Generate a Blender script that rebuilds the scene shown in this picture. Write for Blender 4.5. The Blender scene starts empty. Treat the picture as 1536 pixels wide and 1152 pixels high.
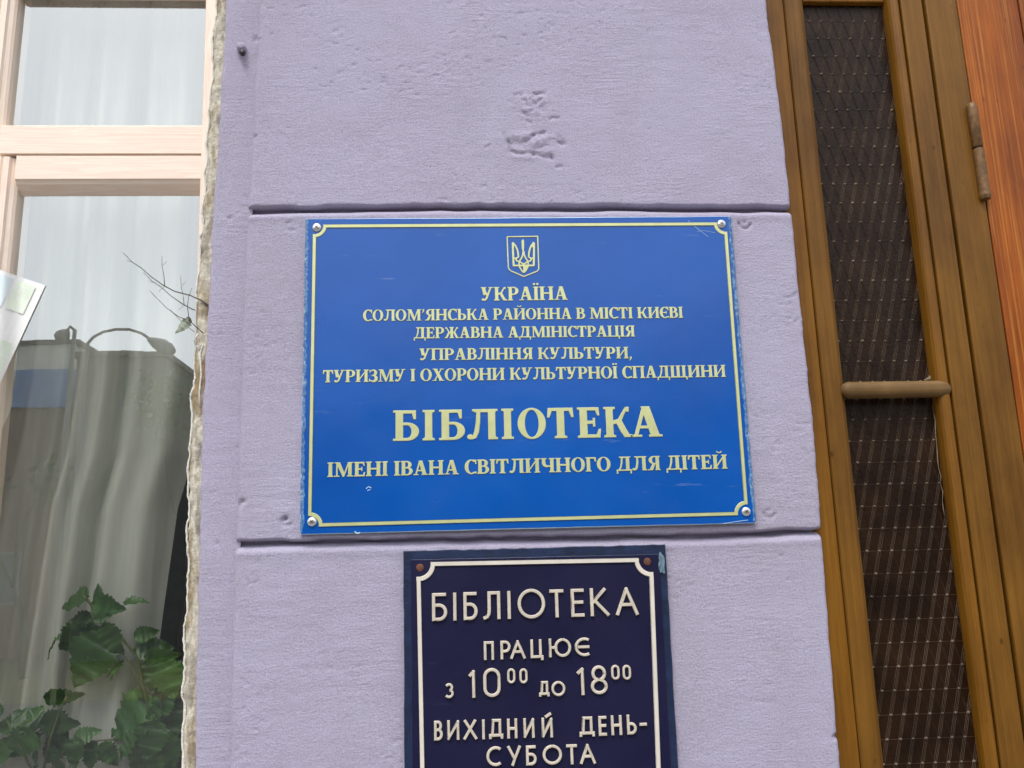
import bpy, math, random
import numpy as np
from mathutils import Vector, Matrix, geometry
R_ = math.radians
random.seed(7)
SC = bpy.context.scene
COL = SC.collection

# ------------------------------------------------------------------ camera
CAMZ, CAMD = 1.55, 1.1936
F_, YAW, PIT, ROL = 1357.5, R_(3.18058), R_(12.34241), R_(-1.5095)
def cam_axes():
    cw, sw, cp, sp, cr, sr = math.cos(YAW), math.sin(YAW), math.cos(PIT), math.sin(PIT), math.cos(ROL), math.sin(ROL)
    fwd = Vector((sw*cp, cw*cp, sp)); right = Vector((cw, -sw, 0)); up = right.cross(fwd)
    return cr*right+sr*up, -sr*right+cr*up, fwd
RX, UP, FW = cam_axes()
cd = bpy.data.cameras.new('camera'); cam = bpy.data.objects.new('camera', cd); COL.objects.link(cam)
cd.sensor_width = 36; cd.lens = F_/1536*36; cd.clip_start = 0.02; cd.clip_end = 500
m = Matrix.Identity(4)
for i in range(3):
    m[i][0] = RX[i]; m[i][1] = UP[i]; m[i][2] = -FW[i]
m[0][3], m[1][3], m[2][3] = 0, -CAMD, CAMZ
cam.matrix_world = m
SC.camera = cam
# ------------------------------------------------------------------ sky, sun, exposure
SUN_EL, SUN_AZ = R_(58), R_(205)          # azimuth of the light: from the street side, a little left
w = bpy.data.worlds.new('World'); SC.world = w; w.use_nodes = True
nt = w.node_tree; nt.nodes.clear()
out = nt.nodes.new('ShaderNodeOutputWorld'); bg = nt.nodes.new('ShaderNodeBackground')
sky = nt.nodes.new('ShaderNodeTexSky'); sky.sky_type = 'NISHITA'; sky.sun_disc = False
sky.sun_elevation = SUN_EL; sky.sun_rotation = R_(180)+0.35
sky.air_density = 1.2; sky.dust_density = 6; sky.ozone_density = 1.5
hs = nt.nodes.new('ShaderNodeHueSaturation'); hs.inputs['Saturation'].default_value = 0.35
mixs = nt.nodes.new('ShaderNodeMixRGB'); mixs.inputs[0].default_value = 0.55
mixs.inputs[2].default_value = (13.0, 13.6, 14.6, 1)
nt.links.new(sky.outputs[0], hs.inputs['Color']); nt.links.new(hs.outputs[0], mixs.inputs[1])
nt.links.new(mixs.outputs[0], bg.inputs['Color']); bg.inputs['Strength'].default_value = 0.108
nt.links.new(bg.outputs[0], out.inputs[0])
sl = bpy.data.lights.new('sun', 'SUN'); sl.energy = 1.5; sl.angle = R_(22); sl.color = (1.0, 0.96, 0.9)
so_ = bpy.data.objects.new('sun', sl); COL.objects.link(so_)
sdir = Vector((-0.32*math.cos(SUN_EL), -math.sqrt(1-0.32**2)*math.cos(SUN_EL), math.sin(SUN_EL)))
so_.rotation_euler = sdir.to_track_quat('Z', 'Y').to_euler()
SC.view_settings.view_transform = 'Standard'; SC.view_settings.look = 'None'
SC.view_settings.exposure = 0.42; SC.view_settings.gamma = 1; SC.view_settings.use_curve_mapping = False

# ------------------------------------------------------------------ helpers
def P(px, py, Y=0.0):
    """point of the plane y=Y that lies on the sight line of photo pixel (px,py)"""
    d = RX*(px-768) - UP*(py-576) + FW*F_
    t = (Y+CAMD)/d.y
    return Vector((d.x*t, Y, CAMZ+d.z*t))
def X(px, Y=0.0, py=576): return P(px, py, Y).x
def Z(py, Y=0.0, px=768): return P(px, py, Y).z
GL = 0.112                                 # plane of the window glass
def RF(px, py, D):
    """point at y=-D seen mirrored in the window glass at a pixel"""
    v = P(px, py, 2*GL+D); return Vector((v.x, -D, v.z))

def link(o, parent=None):
    COL.objects.link(o)
    if parent: o.parent = parent
    return o
def mesh(name, verts, faces, mat, parent=None, smooth=False, origin=None, mats=None, midx=None):
    if origin is None:
        n = len(verts); a = np.array([tuple(v) for v in verts]) if not isinstance(verts, np.ndarray) else verts
        origin = Vector(a.mean(0))
    o0 = Vector(origin)
    if isinstance(verts, np.ndarray): vv = (verts-np.array(o0)).tolist()
    else: vv = [tuple(Vector(v)-o0) for v in verts]
    me = bpy.data.meshes.new(name); me.from_pydata(vv, [], faces if isinstance(faces, list) else faces.tolist()); me.update()
    if mats:
        for q in mats: me.materials.append(q)
        me.polygons.foreach_set('material_index', midx)
    else: me.materials.append(mat)
    if smooth: me.polygons.foreach_set('use_smooth', [True]*len(me.polygons))
    o = bpy.data.objects.new(name, me); link(o, parent)
    o.location = o0 - (Vector(parent['_w']) if parent and '_w' in parent else (parent.location if parent else Vector()))
    o['_w'] = list(o0)
    return o
def empty(name, loc, label, cat, group=None, kind=None):
    o = bpy.data.objects.new(name, None); COL.objects.link(o); o.location = loc; o.empty_display_size = .05
    o['_w'] = list(loc); tag(o, label, cat, group, kind); return o
def tag(o, label=None, cat=None, group=None, kind=None):
    for k, v in (('label', label), ('category', cat), ('group', group), ('kind', kind)):
        if v: o[k] = v
    return o
class MB:
    def __init__(s): s.v = []; s.f = []
    def add(s, vs, fs):
        k = len(s.v); s.v += [tuple(v) for v in vs]; s.f += [tuple(i+k for i in f) for f in fs]; return s
    def box(s, x0, x1, y0, y1, z0, z1, b=0.0):
        if b <= 0:
            return s.add([(x0,y0,z0),(x1,y0,z0),(x1,y1,z0),(x0,y1,z0),(x0,y0,z1),(x1,y0,z1),(x1,y1,z1),(x0,y1,z1)],
                         [(0,3,2,1),(4,5,6,7),(0,1,5,4),(1,2,6,5),(2,3,7,6),(3,0,4,7)])
        # bevelled towards -y (the street side)
        v = [(x0,y1,z0),(x1,y1,z0),(x1,y1,z1),(x0,y1,z1),
             (x0,y0+b,z0),(x1,y0+b,z0),(x1,y0+b,z1),(x0,y0+b,z1),
             (x0+b*.3,y0+b*.3,z0+b*.3),(x1-b*.3,y0+b*.3,z0+b*.3),(x1-b*.3,y0+b*.3,z1-b*.3),(x0+b*.3,y0+b*.3,z1-b*.3),
             (x0+b,y0,z0+b),(x1-b,y0,z0+b),(x1-b,y0,z1-b),(x0+b,y0,z1-b)]
        f = [(0,3,2,1)]
        for a in (0, 4, 8):
            for i in range(4):
                j = (i+1) % 4
                f.append((a+i, a+j, a+4+j, a+4+i))
        f.append((12,13,14,15)); return s.add(v, f)
    def prism(s, prof, z0, z1, nz=1):
        """closed outline in x,y swept along z"""
        n = len(prof); vs = []
        for k in range(nz+1):
            z = z0+(z1-z0)*k/nz
            vs += [(x, y, z) for x, y in prof]
        fs = [(k*n+i, k*n+(i+1) % n, (k+1)*n+(i+1) % n, (k+1)*n+i) for k in range(nz) for i in range(n)]
        fs += [tuple(range(n))[::-1], tuple(range(nz*n, nz*n+n))]
        return s.add(vs, fs)
    def tube(s, pts, r, n=8):
        pts = [Vector(p) for p in pts]
        if not hasattr(r, '__len__'): r = [r]*len(pts)
        vs = []; up = Vector((0.13, 0.3, 1)).normalized()
        for i, p in enumerate(pts):
            d = (pts[min(i+1, len(pts)-1)]-pts[max(i-1, 0)]).normalized()
            a = d.cross(up)
            if a.length < .05: a = d.cross(Vector((1, 0, 0)))
            a.normalize(); b = d.cross(a)
            for k in range(n):
                t = 2*math.pi*k/n; vs.append(p+(a*math.cos(t)+b*math.sin(t))*r[i])
        L = len(pts)
        fs = [(k*n+i, k*n+(i+1) % n, (k+1)*n+(i+1) % n, (k+1)*n+i) for k in range(L-1) for i in range(n)]
        fs += [tuple(range(n))[::-1], tuple(range((L-1)*n, L*n))]
        return s.add(vs, fs)
    def build(s, name, mat, parent=None, smooth=False, origin=None): return mesh(name, s.v, s.f, mat, parent, smooth, origin)

def vnoise(x, y, seed):
    xi = np.floor(x).astype(np.int64); yi = np.floor(y).astype(np.int64); fx = x-xi; fy = y-yi
    fx = fx*fx*(3-2*fx); fy = fy*fy*(3-2*fy)
    def h(a, b):
        n = (a*374761393 + b*668265263 + seed*1274126177) & 0xffffffff
        n = ((n ^ (n >> 13))*1103515245) & 0xffffffff
        n = (n ^ (n >> 16)) & 0xffff
        return n/32767.5-1
    return (h(xi, yi)*(1-fx)+h(xi+1, yi)*fx)*(1-fy)+(h(xi, yi+1)*(1-fx)+h(xi+1, yi+1)*fx)*fy

# ------------------------------------------------------------------ materials
class NT:
    def __init__(s, name):
        s.m = bpy.data.materials.new(name); s.m.use_nodes = True; s.t = s.m.node_tree
        s.b = s.t.nodes['Principled BSDF']; s.o = s.t.nodes['Material Output']
        s.pos = s.t.nodes.new('ShaderNodeNewGeometry').outputs['Position']
    def n(s, typ, **kw):
        q = s.t.nodes.new('ShaderNode'+typ)
        for k, v in kw.items(): setattr(q, k, v)
        return q
    def l(s, a, b): s.t.links.new(a, b)
    def map(s, sc=(1, 1, 1), src=None, rot=(0, 0, 0)):
        q = s.n('Mapping'); q.inputs['Scale'].default_value = sc; q.inputs['Rotation'].default_value = rot; s.l(src or s.pos, q.inputs['Vector']); return q.outputs[0]
    def noise(s, scale, detail=4, rough=.55, vec=None, dist=0):
        q = s.n('TexNoise'); q.inputs['Scale'].default_value = scale; q.inputs['Detail'].default_value = detail
        q.inputs['Roughness'].default_value = rough; q.inputs['Distortion'].default_value = dist; s.l(vec or s.pos, q.inputs['Vector']); return q.outputs['Fac']
    def ramp(s, fac, stops):
        q = s.n('ValToRGB'); e = q.color_ramp.elements
        while len(e) < len(stops): e.new(.5)
        for i, (p, c) in enumerate(stops):
            e[i].position = p; e[i].color = (*c, 1) if len(c) == 3 else c
        s.l(fac, q.inputs[0]); return q.outputs[0]
    def mix(s, f, a, b, mode='MIX'):
        q = s.n('MixRGB', blend_type=mode)
        for i, v in ((0, f), (1, a), (2, b)):
            if hasattr(v, 'links'): s.l(v, q.inputs[i])
            elif i == 0: q.inputs[0].default_value = v
            else: q.inputs[i].default_value = (*v, 1)
        return q.outputs[0]
    def math(s, op, a, b=0):
        q = s.n('Math', operation=op)
        for i, v in ((0, a), (1, b)):
            if hasattr(v, 'links'): s.l(v, q.inputs[i])
            else: q.inputs[i].default_value = v
        return q.outputs[0]
    def bump(s, h, dist, strength=1, prev=None):
        q = s.n('Bump'); q.inputs['Distance'].default_value = dist; q.inputs['Strength'].default_value = strength
        s.l(h, q.inputs['Height'])
        if prev: s.l(prev, q.inputs['Normal'])
        s.l(q.outputs[0], s.b.inputs['Normal']); return q.outputs[0]
    def set(s, col=None, rough=None, metal=None, spec=None, coat=None):
        for k, v in (('Base Color', col), ('Roughness', rough), ('Metallic', metal), ('Specular IOR Level', spec), ('Coat Weight', coat)):
            if v is None: continue
            if hasattr(v, 'links'): s.l(v, s.b.inputs[k])
            else: s.b.inputs[k].default_value = (*v, 1) if hasattr(v, '__len__') else v
        return s
def simple(name, col, rough=.6, metal=0, var=.15, scale=30, bump=0, spec=.5):
    s = NT(name); n = s.noise(scale, 5)
    dk = tuple(c*(1-var) for c in col); lt = tuple(min(1, c*(1+var)) for c in col)
    s.set(s.ramp(n, [(.3, dk), (.7, lt)]), rough, metal, spec)
    if bump: s.bump(s.noise(scale*4, 4), bump)
    return s.m

def stucco_mat(name, base):
    s = NT(name)
    big = s.noise(4.5, 5, .6); med = s.noise(40, 5, .6, s.map((.5, 1, 1.4)))
    c = s.ramp(big, [(.3, tuple(x*f for x, f in zip(base, (.95, .93, .94)))), (.7, tuple(x*f for x, f in zip(base, (1.03, 1.05, 1.06))))])
    c = s.mix(s.math('MULTIPLY', med, .35), c, tuple(x*.9 for x in base))
    stn = s.noise(3.2, 6, .65, s.map((1.6, 1, .55)), .6)
    c = s.mix(s.ramp(stn, [(.5, (0, 0, 0)), (.75, (.55,)*3)]), c, tuple(x*f for x, f in zip(base, (.86, .85, .80))))
    fine = s.noise(520, 3, .7)
    c = s.mix(.32, c, s.ramp(fine, [(.35, (.35, .34, .40)), (.58, (1, 1, 1))]), 'MULTIPLY')
    # sparse dark pin holes and specks of old brown paint
    v = s.n('TexVoronoi'); v.inputs['Scale'].default_value = 95; s.l(s.map((1, 1, 1.5)), v.inputs['Vector'])
    pit = s.ramp(v.outputs['Distance'], [(.05, (1, 1, 1)), (.11, (0, 0, 0))])
    sel = s.ramp(s.noise(9, 3), [(.55, (0, 0, 0)), (.68, (1, 1, 1))])
    pm = s.math('MULTIPLY', pit, sel)
    c = s.mix(s.math('MULTIPLY', pm, .8), c, (.16, .13, .14))
    s.set(c, .82, spec=.25)
    b1 = s.bump(s.noise(300, 6, .8, s.map((.85, 1, 1.1))), .0026, 1)
    br = s.math('MULTIPLY', s.noise(120, 3, .6, s.map((.2, 1, 1.5), rot=(0, .10, 0))), s.ramp(s.noise(7, 3), [(.45, (.1,)*3), (.65, (1,)*3)]))
    b2 = s.bump(br, .002, .7, b1)
    s.bump(s.math('MULTIPLY', pm, -1), .002, .8, b2)
    return s.m
LAV = (.51, .472, .608)
M_stucco = stucco_mat('lavender_stucco', LAV)

def wood_mat(name, dark, light, rough, sc=1.0, line=.5, coat=0.0, rot=0.0, streak=None, horiz=False):
    s = NT(name)
    v = s.map((1.4*sc, 55*sc, 55*sc) if horiz else (55*sc, 55*sc, 1.4*sc), rot=(0, rot, 0))
    g = s.noise(3.0, 6, .65, v, .35); g2 = s.noise(14, 4, .6, s.map((30*sc, 30*sc, .8*sc), rot=(0, rot, 0)))
    c = s.ramp(g, [(.3, dark), (.7, light)])
    c = s.mix(line, c, s.ramp(g2, [(.35, tuple(x*.45 for x in dark)), (.5, light), (.8, light)]), 'MULTIPLY') if line else c
    if streak:
        st = s.noise(9, 3, .6, s.map((36*sc, 36*sc, .35*sc), rot=(0, rot*1.3, 0)), .2)
        c = s.mix(s.ramp(st, [(.5, (0, 0, 0)), (.68, (.6, .6, .6))]), c, streak)
    d = s.noise(6, 6, .65, s.map((1.5, 1.5, .6)))
    c = s.mix(.75, c, s.ramp(d, [(.34, (.5, .46, .42)), (.58, (1, 1, 1))]), 'MULTIPLY')
    hair = s.noise(9, 3, .6, s.map((90, 90, 1.1), rot=(0, rot, 0)), .15)
    if not horiz: c = s.mix(s.ramp(hair, [(.62, (0, 0, 0)), (.72, (.45,)*3)]), c, tuple(x*.35 for x in dark))
    vo = s.n('TexVoronoi'); vo.inputs['Scale'].default_value = 42; s.l(s.map((1, 1, .55)), vo.inputs['Vector'])
    ch = s.math('MULTIPLY', s.ramp(vo.outputs['Distance'], [(.05, (1, 1, 1)), (.13, (0, 0, 0))]), s.ramp(s.noise(8, 3), [(.46, (0, 0, 0)), (.6, (1, 1, 1))]))
    c = s.mix(s.math('MULTIPLY', ch, .7), c, tuple(x*.25 for x in dark))
    s.set(c, rough, spec=.24, coat=coat); s.b.inputs['Coat Roughness'].default_value = .18
    s.bump(g, .0008, .6); return s.m
M_brown = wood_mat('painted_brown_wood', (.155, .062, .005), (.25, .108, .010), .42, line=.0)
M_bar = wood_mat('worn_brown_bar', (.13, .068, .018), (.21, .125, .048), .5, line=.0, horiz=True)
M_brown2 = wood_mat('painted_brown_wood_worn', (.15, .064, .006), (.235, .108, .014), .45, line=.12)
M_orange = wood_mat('varnished_orange_wood', (.22, .046, .002), (.40, .100, .004), .42, sc=.9, line=.0, coat=.06, rot=-.045, streak=(.62, .27, .045))
M_crack = simple('dark_gap', (.015, .008, .004), .9)
def pine(name, a, b, horiz):
    s = NT(name)
    v = s.map((2.2, 60, 60) if horiz else (60, 60, 2.2)); g = s.noise(2.2, 5, .6, v, 1.1)
    c = s.ramp(g, [(.38, b), (.47, a), (.55, b), (.68, a)])
    s.set(c, .45); s.bump(g, .0004, .5); return s.m
M_pineh = pine('pale_pine_rail', (.92, .80, .68), (.86, .68, .56), True)
M_pinev = pine('pale_pine_stile', (.92, .80, .68), (.86, .68, .56), False)

def foam_mat():
    s = NT('old_sealant')
    n = s.noise(22, 5, .6, s.map((1.6, 1, .5))); n2 = s.noise(120, 5, .7)
    c = s.ramp(n, [(.3, (.30, .19, .08)), (.42, (.36, .30, .20)), (.52, (.68, .64, .53)), (.62, (.34, .31, .25)), (.75, (.58, .52, .40))])
    c = s.mix(.4, c, s.ramp(n2, [(.3, (.3, .25, .2)), (.5, (1, 1, 1))]), 'MULTIPLY')
    s.set(c, .85); s.bump(n2, .004); return s.m
M_foam = foam_mat()
M_plaster = simple('white_filler', (.78, .77, .72), .7, var=.15, scale=120, bump=.002)

def blue_mat(name, col, col2, rough, spec=.5, scr=.25):
    s = NT(name)
    n = s.noise(5, 4); f = s.noise(900, 2, .5)
    c = s.ramp(n, [(.3, col), (.7, col2)])
    c = s.mix(.22, c, s.ramp(f, [(.3, (.3, .3, .3)), (.7, (1, 1, 1))]), 'MULTIPLY')
    # fine wiped scratches and dusty film
    sc = s.noise(60, 4, .7, s.map((.15, 1, 1.2), rot=(0, .5, 0)))
    c = s.mix(s.ramp(sc, [(.66, (0, 0, 0)), (.8, (scr, scr, scr))]), c, (.35, .45, .6))
    s.set(c, rough, spec=spec)
    rr = s.ramp(s.noise(14, 4), [(.3, (rough*.85,)*3), (.7, (rough*1.25,)*3)]); s.l(rr, s.b.inputs['Roughness'])
    s.bump(s.noise(9, 2), .0025, .35); return s.m
M_blue = blue_mat('blue_enamel', (.0, .078, .38), (.0, .097, .45), .22, .55)
M_navy = blue_mat('navy_board', (.006, .006, .034), (.010, .010, .048), .5, .22, .04)
M_navyrim = simple('navy_rim', (.007, .017, .055), .4, var=.4, scale=60, bump=.0005)
def worn_blue():
    s = NT('worn_blue_edge')
    n = s.noise(210, 5, .75); c = s.ramp(n, [(.38, (.02, .10, .33)), (.52, (.07, .20, .42)), (.68, (.34, .48, .60))])
    s.set(c, .5); s.bump(n, .0015); return s.m
M_worn = worn_blue()
M_edge = simple('pale_cut_edge', (.5, .68, .8), .5, var=.2, scale=90)
M_gold = simple('pale_gold_lettering', (.62, .64, .32), .33, metal=.3, var=.07, scale=60)
M_cream = simple('cream_raised_lettering', (.56, .50, .41), .5, var=.14, scale=90)
M_cream2 = simple('cream_border_strip', (.66, .61, .53), .45, var=.08, scale=50)
M_screw = simple('bright_steel', (.75, .74, .72), .28, metal=.85, var=.08, scale=300)
M_slot = simple('screw_recess', (.08, .06, .05), .6)
M_rust = simple('rusty_steel', (.16, .055, .03), .7, metal=.3, var=.4, scale=400, bump=.0006)
M_patch = simple('pale_green_smear', (.11, .18, .23), .7, var=.5, scale=200)
M_pin = simple('dark_iron', (.06, .055, .06), .5, metal=.6, var=.3, scale=400)

def glass_mat(name, fac, tint, rough=0.0, refl=(1, 1, 1)):
    s = NT(name); s.t.nodes.remove(s.b)
    tr = s.n('BsdfTransparent'); tr.inputs[0].default_value = (*tint, 1)
    gl = s.n('BsdfGlossy'); gl.inputs['Roughness'].default_value = rough; gl.inputs[0].default_value = (*refl, 1)
    wv = s.n('Bump'); wv.inputs['Distance'].default_value = .0006; wv.inputs['Strength'].default_value = .12
    s.l(s.noise(7, 2), wv.inputs['Height']); s.l(wv.outputs[0], gl.inputs['Normal'])
    mx = s.n('MixShader'); mx.inputs[0].default_value = fac
    s.l(tr.outputs[0], mx.inputs[1]); s.l(gl.outputs[0], mx.inputs[2]); s.l(mx.outputs[0], s.o.inputs[0]); return s.m
M_glass = glass_mat('window_glass', .37, (.96, .98, .96), 0.0, (.96, 1, 1))
def cloth():
    s = NT('net_curtain'); s.t.nodes.remove(s.b)
    w1 = s.noise(60, 3, .6, s.map((1, 1, .08)))
    c = s.ramp(w1, [(.3, (.74, .75, .68)), (.7, (.88, .88, .80))])
    df = s.n('BsdfDiffuse'); tl = s.n('BsdfTranslucent'); s.l(c, df.inputs[0]); s.l(c, tl.inputs[0])
    a = s.n('MixShader'); a.inputs[0].default_value = .3; s.l(df.outputs[0], a.inputs[1]); s.l(tl.outputs[0], a.inputs[2])
    tr = s.n('BsdfTransparent'); b = s.n('MixShader'); b.inputs[0].default_value = .12
    s.l(a.outputs[0], b.inputs[1]); s.l(tr.outputs[0], b.inputs[2]); s.l(b.outputs[0], s.o.inputs[0]); return s.m
M_cloth = cloth()
def leaf_mat():
    s = NT('leaf_green')
    n = s.noise(45, 4); oi = s.n('ObjectInfo').outputs['Random']
    c = s.ramp(n, [(.3, (.018, .075, .008)), (.7, (.07, .19, .028))])
    c = s.mix(s.math('MULTIPLY', oi, .8), c, (.025, .06, .012)); s.set(c, .38)
    s.b.inputs['Transmission Weight'].default_value = 0; s.bump(s.noise(120, 2), .001); return s.m
M_leaf = leaf_mat()
M_stem = simple('green_brown_stem', (.10, .11, .035), .6)
M_bark = simple('dark_bark', (.045, .04, .03), .8)
M_twig = simple('dry_twig', (.12, .11, .09), .8)
M_pot = simple('terracotta', (.35, .13, .06), .8, scale=60)
M_soil = simple('potting_soil', (.03, .02, .012), .95, scale=200, bump=.004)
M_room = simple('dim_room_paint', (.20, .225, .25), .9)
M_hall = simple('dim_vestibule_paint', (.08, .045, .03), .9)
def ornament(name, a, b, rough):
    s = NT(name); n = s.noise(18, 4); s.set(s.ramp(n, [(.35, a), (.7, b)]), rough, spec=.6)
    s.b.inputs['Specular IOR Level'].default_value = .2
    s.bump(s.noise(260, 3, .6), .0009, .7); return s.m
M_oglass = ornament('brown_pattern_glass', (.010, .004, .0015), (.024, .010, .004), .33)
M_orib = ornament('pattern_glass_ridge', (.045, .03, .02), (.11, .078, .052), .32)
M_ostud = ornament('pattern_glass_stud', (.06, .042, .03), (.20, .15, .11), .25)
M_hinge = simple('painted_hinge', (.15, .072, .018), .5, metal=.1, var=.45, scale=140, bump=.0006)

# ------------------------------------------------------------------ ground, street and the houses across it (seen mirrored in the window)
def asph(name, a, b, sc):
    s = NT(name); n = s.noise(sc, 6); s.set(s.ramp(n, [(.3, a), (.7, b)]), .85); s.bump(s.noise(sc*12, 4), .004); s.b.inputs['Specular IOR Level'].default_value = .05; s.b.inputs['Roughness'].default_value = 1; return s.m
M_ground = asph('packed_earth', (.045, .045, .025), (.08, .075, .045), 2)
M_pave = asph('pavement_concrete', (.22, .21, .2), (.3, .29, .27), 5)
M_asph = asph('asphalt', (.035, .035, .037), (.05, .05, .05), 3)
M_kerb = simple('kerb_stone', (.3, .29, .27), .8, scale=20)
def sheet(name, x0, x1, y0, y1, z, mat):
    o = mesh(name, [(x0,y0,z),(x1,y0,z),(x1,y1,z),(x0,y1,z)], [(0,1,2,3)], mat); tag(o, kind='structure'); return o
sheet('ground', -150, 150, -150, 150, -.16, M_ground)
o = MB().box(-60, 60, -4.2, 0.3, -.155, 0).build('pavement', M_pave); tag(o, kind='structure')
o = MB().box(-60, 60, -4.35, -4.203, -.15, .006).build('kerb', M_kerb); tag(o, kind='structure')
sheet('road', -60, 60, -14, -4.352, -.13, M_asph)
o = MB().box(-60, 60, -16.5, -14.003, -.15, -.126).build('far_pavement', M_ground); tag(o, kind='structure')

M_pale = simple('pale_render', (.42, .42, .38), .85, scale=1.5)
M_band = simple('blue_fascia', (.05, .13, .32), .6, scale=2)
M_umb = simple('dark_brown_cladding', (.05, .04, .035), .8, scale=2)
M_grey = simple('dark_grey_panel', (.07, .07, .065), .8, scale=2)
M_brick = simple('brown_brick', (.10, .055, .045), .85, scale=4)
M_win = simple('far_window_glass', (.06, .07, .08), .15, scale=1)
M_wfr = simple('far_window_frame', (.16, .16, .15), .6)
def house(x0, x1, y0, depth, zt, wall, label, fascia=None, cols=0, rows=0, z_first=1.2, pitch=3.0, doorpos=None, rooftop=0):
    e = empty('building', ((x0+x1)/2, -y0-depth/2, 0), label, 'building')
    ztw = zt
    if fascia: ztw = fascia[0]
    MB().box(x0, x1, -y0-depth, -y0, -.15, ztw).build('wall', wall, e)
    if fascia:
        MB().box(x0-.05, x1+.05, -y0-depth, -y0+.12, ztw+.002, fascia[1]).build('fascia', M_band, e)
        MB().box(x0-.02, x1+.02, -y0-depth, -y0+.05, fascia[1]+.002, zt).build('parapet', M_pale, e)
    MB().box(x0-.12, x1+.12, -y0-depth-.1, -y0+.1, zt+.002, zt+.14).build('roof', M_grey, e)
    for k in range(rooftop):
        xx = x0+(x1-x0)*(.3+.4*k); MB().box(xx, xx+.6, -y0-2, -y0-1.2, zt+.142, zt+.5).build('chimney', M_grey, e)
    if cols:
        cw = (x1-x0)/cols
        for i in range(cols):
            for j in range(rows):
                cx = x0+(i+.5)*cw; z0 = z_first+j*pitch
                f = MB()
                a, b, c, d = cx-.62, cx+.62, z0, z0+1.45
                f.box(a, a+.07, -y0-.03, -y0+.06, c, d).box(b-.07, b, -y0-.03, -y0+.06, c, d).box(a+.071, b-.071, -y0-.03, -y0+.06, c, c+.07).box(a+.071, b-.071, -y0-.03, -y0+.06, d-.07, d).box(cx-.03, cx+.03, -y0-.02, -y0+.05, c+.071, d-.071)
                fo = f.build('window', M_wfr, e)
                MB().box(a+.06, b-.06, -y0-.02, -y0+.02, c+.06, d-.06).build('pane', M_win, fo)
    return e
zt = RF(50, 518, 25).z; zb0 = RF(50, 612, 25).z; zb1 = RF(50, 556, 25).z
house(-34, RF(113, 530, 25).x, 25, 10, zt, M_brick, 'brown building with a pale parapet and wide blue fascia, mirrored in the window', fascia=(zb0, zb1), cols=7, rows=1, z_first=1.3)
house(RF(117, 530, 23).x, RF(248, 530, 23).x, 23, 9, RF(180, 536, 23).z, M_grey, 'dark grey flat-roofed block with a chimney, mirrored beside the blue fascia', rooftop=1)
house(RF(252, 580, 27).x, 6.0, 27, 10, RF(270, 583, 27).z, M_umb, 'low dark brown building right of the grey block across the street', cols=6, rows=1, z_first=1.3)
house(7.5, 22, 26, 10, 8.6, M_brick, 'long brown brick building across the street opposite the door', cols=6, rows=2, z_first=1.2)
house(24, 45, 24, 10, 10.5, M_pale, 'tall pale building at the far right end of the street', cols=8, rows=3, z_first=1.2)

M_lampm = simple('lamp_post_grey', (.09, .09, .09), .6, metal=.3)
def lamp(px0, head0, arm, r, D, label, zref):
    base = RF(px0, zref, D); e = empty('street_lamp', (base.x, -D, -.0), label, 'street lamp', 'street lamps across the road')
    pts = [RF(a, b, D) for a, b in arm]
    MB().tube([(base.x, -D, 0), (base.x, -D, pts[0].z*.5), (base.x, -D, pts[0].z)], [.06, .045, .03]).build('pole', M_lampm, e, True)
    MB().tube(pts, .022).build('arm', M_lampm, e, True)
    for (a, b, c, d) in head0:
        p, q = RF(a, b, D), RF(c, d, D); mid = (p+q)/2
        MB().tube([p, p.lerp(q, .25), mid, p.lerp(q, .8), q], [.03, .08, .11, .10, .04], 10).build('lamp_head', M_lampm, e, True)
    return e
lamp(112, [(101, 494, 86, 512)], [(110, 494), (104, 489), (101, 494)], 0, 12, 'street lamp with a short arm and single head, left in the mirrored street', 490)
lamp(131, [(222, 508, 262, 528)], [(131, 517), (140, 506), (155, 498), (175, 494), (195, 494), (212, 500), (226, 509)], 0, 12.6, 'street lamp with a long arched arm reaching right over the road', 520)

def tree(x, y, h, label, spread, seed, px_r=.10, leafy=600):
    rnd = random.Random(seed)
    e = empty('tree', (x, y, 0), label, 'tree', 'street trees across the road')
    t = MB(); tips = []
    def br(p, d, L, r, lv):
        pts = [p]; rr = [r]
        for k in range(4):
            d = (d+Vector((rnd.uniform(-.16, .16), rnd.uniform(-.16, .16), rnd.uniform(-.02, .1)))).normalized()
            p = p+d*L/4; pts.append(p); rr.append(r*(1-.13*(k+1)))
        t.tube(pts, rr, 7 if lv < 2 else 4)
        if lv >= 3: tips.extend(pts[1:]); return
        for q in range(3 if lv else 2):
            a = rnd.uniform(0, 6.28); s_ = spread*(.8 if lv else .55)
            br(p, (d+Vector((math.cos(a)*s_, math.sin(a)*s_, .15))).normalized(), L*.68, rr[-1]*.75, lv+1)
    br(Vector((x, y, -.02)), Vector((0, 0, 1)), h*.38, px_r, 0)
    t.build('trunk', M_bark, e, True)
    c = MB()
    for k in range(leafy):
        p = rnd.choice(tips)+Vector([rnd.gauss(0, .22) for _ in range(3)]); s_ = rnd.uniform(.05, .11)
        u = Vector([rnd.gauss(0, 1) for _ in range(3)]).normalized(); v = u.orthogonal().normalized()
        c.add([p-u*s_, p+v*s_*.6, p+u*s_, p-v*s_*.6], [(0, 1, 2, 3)])
    o = c.build('crown', M_leaf, e); return e
q = RF(55, 800, 17); tree(q.x, -17, 4.6, 'thin forked tree with sparse leaves in front of the blue fascia building', .8, 3, leafy=160)
q = RF(292, 560, 19); tree(q.x, -19, 6.6, 'leafy tree beside the dark grey block, mirrored near the window edge', .5, 5, leafy=900)
tree(13, -18, 7.5, 'broad tree across the road opposite the door', .9, 9, leafy=2500)

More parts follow.
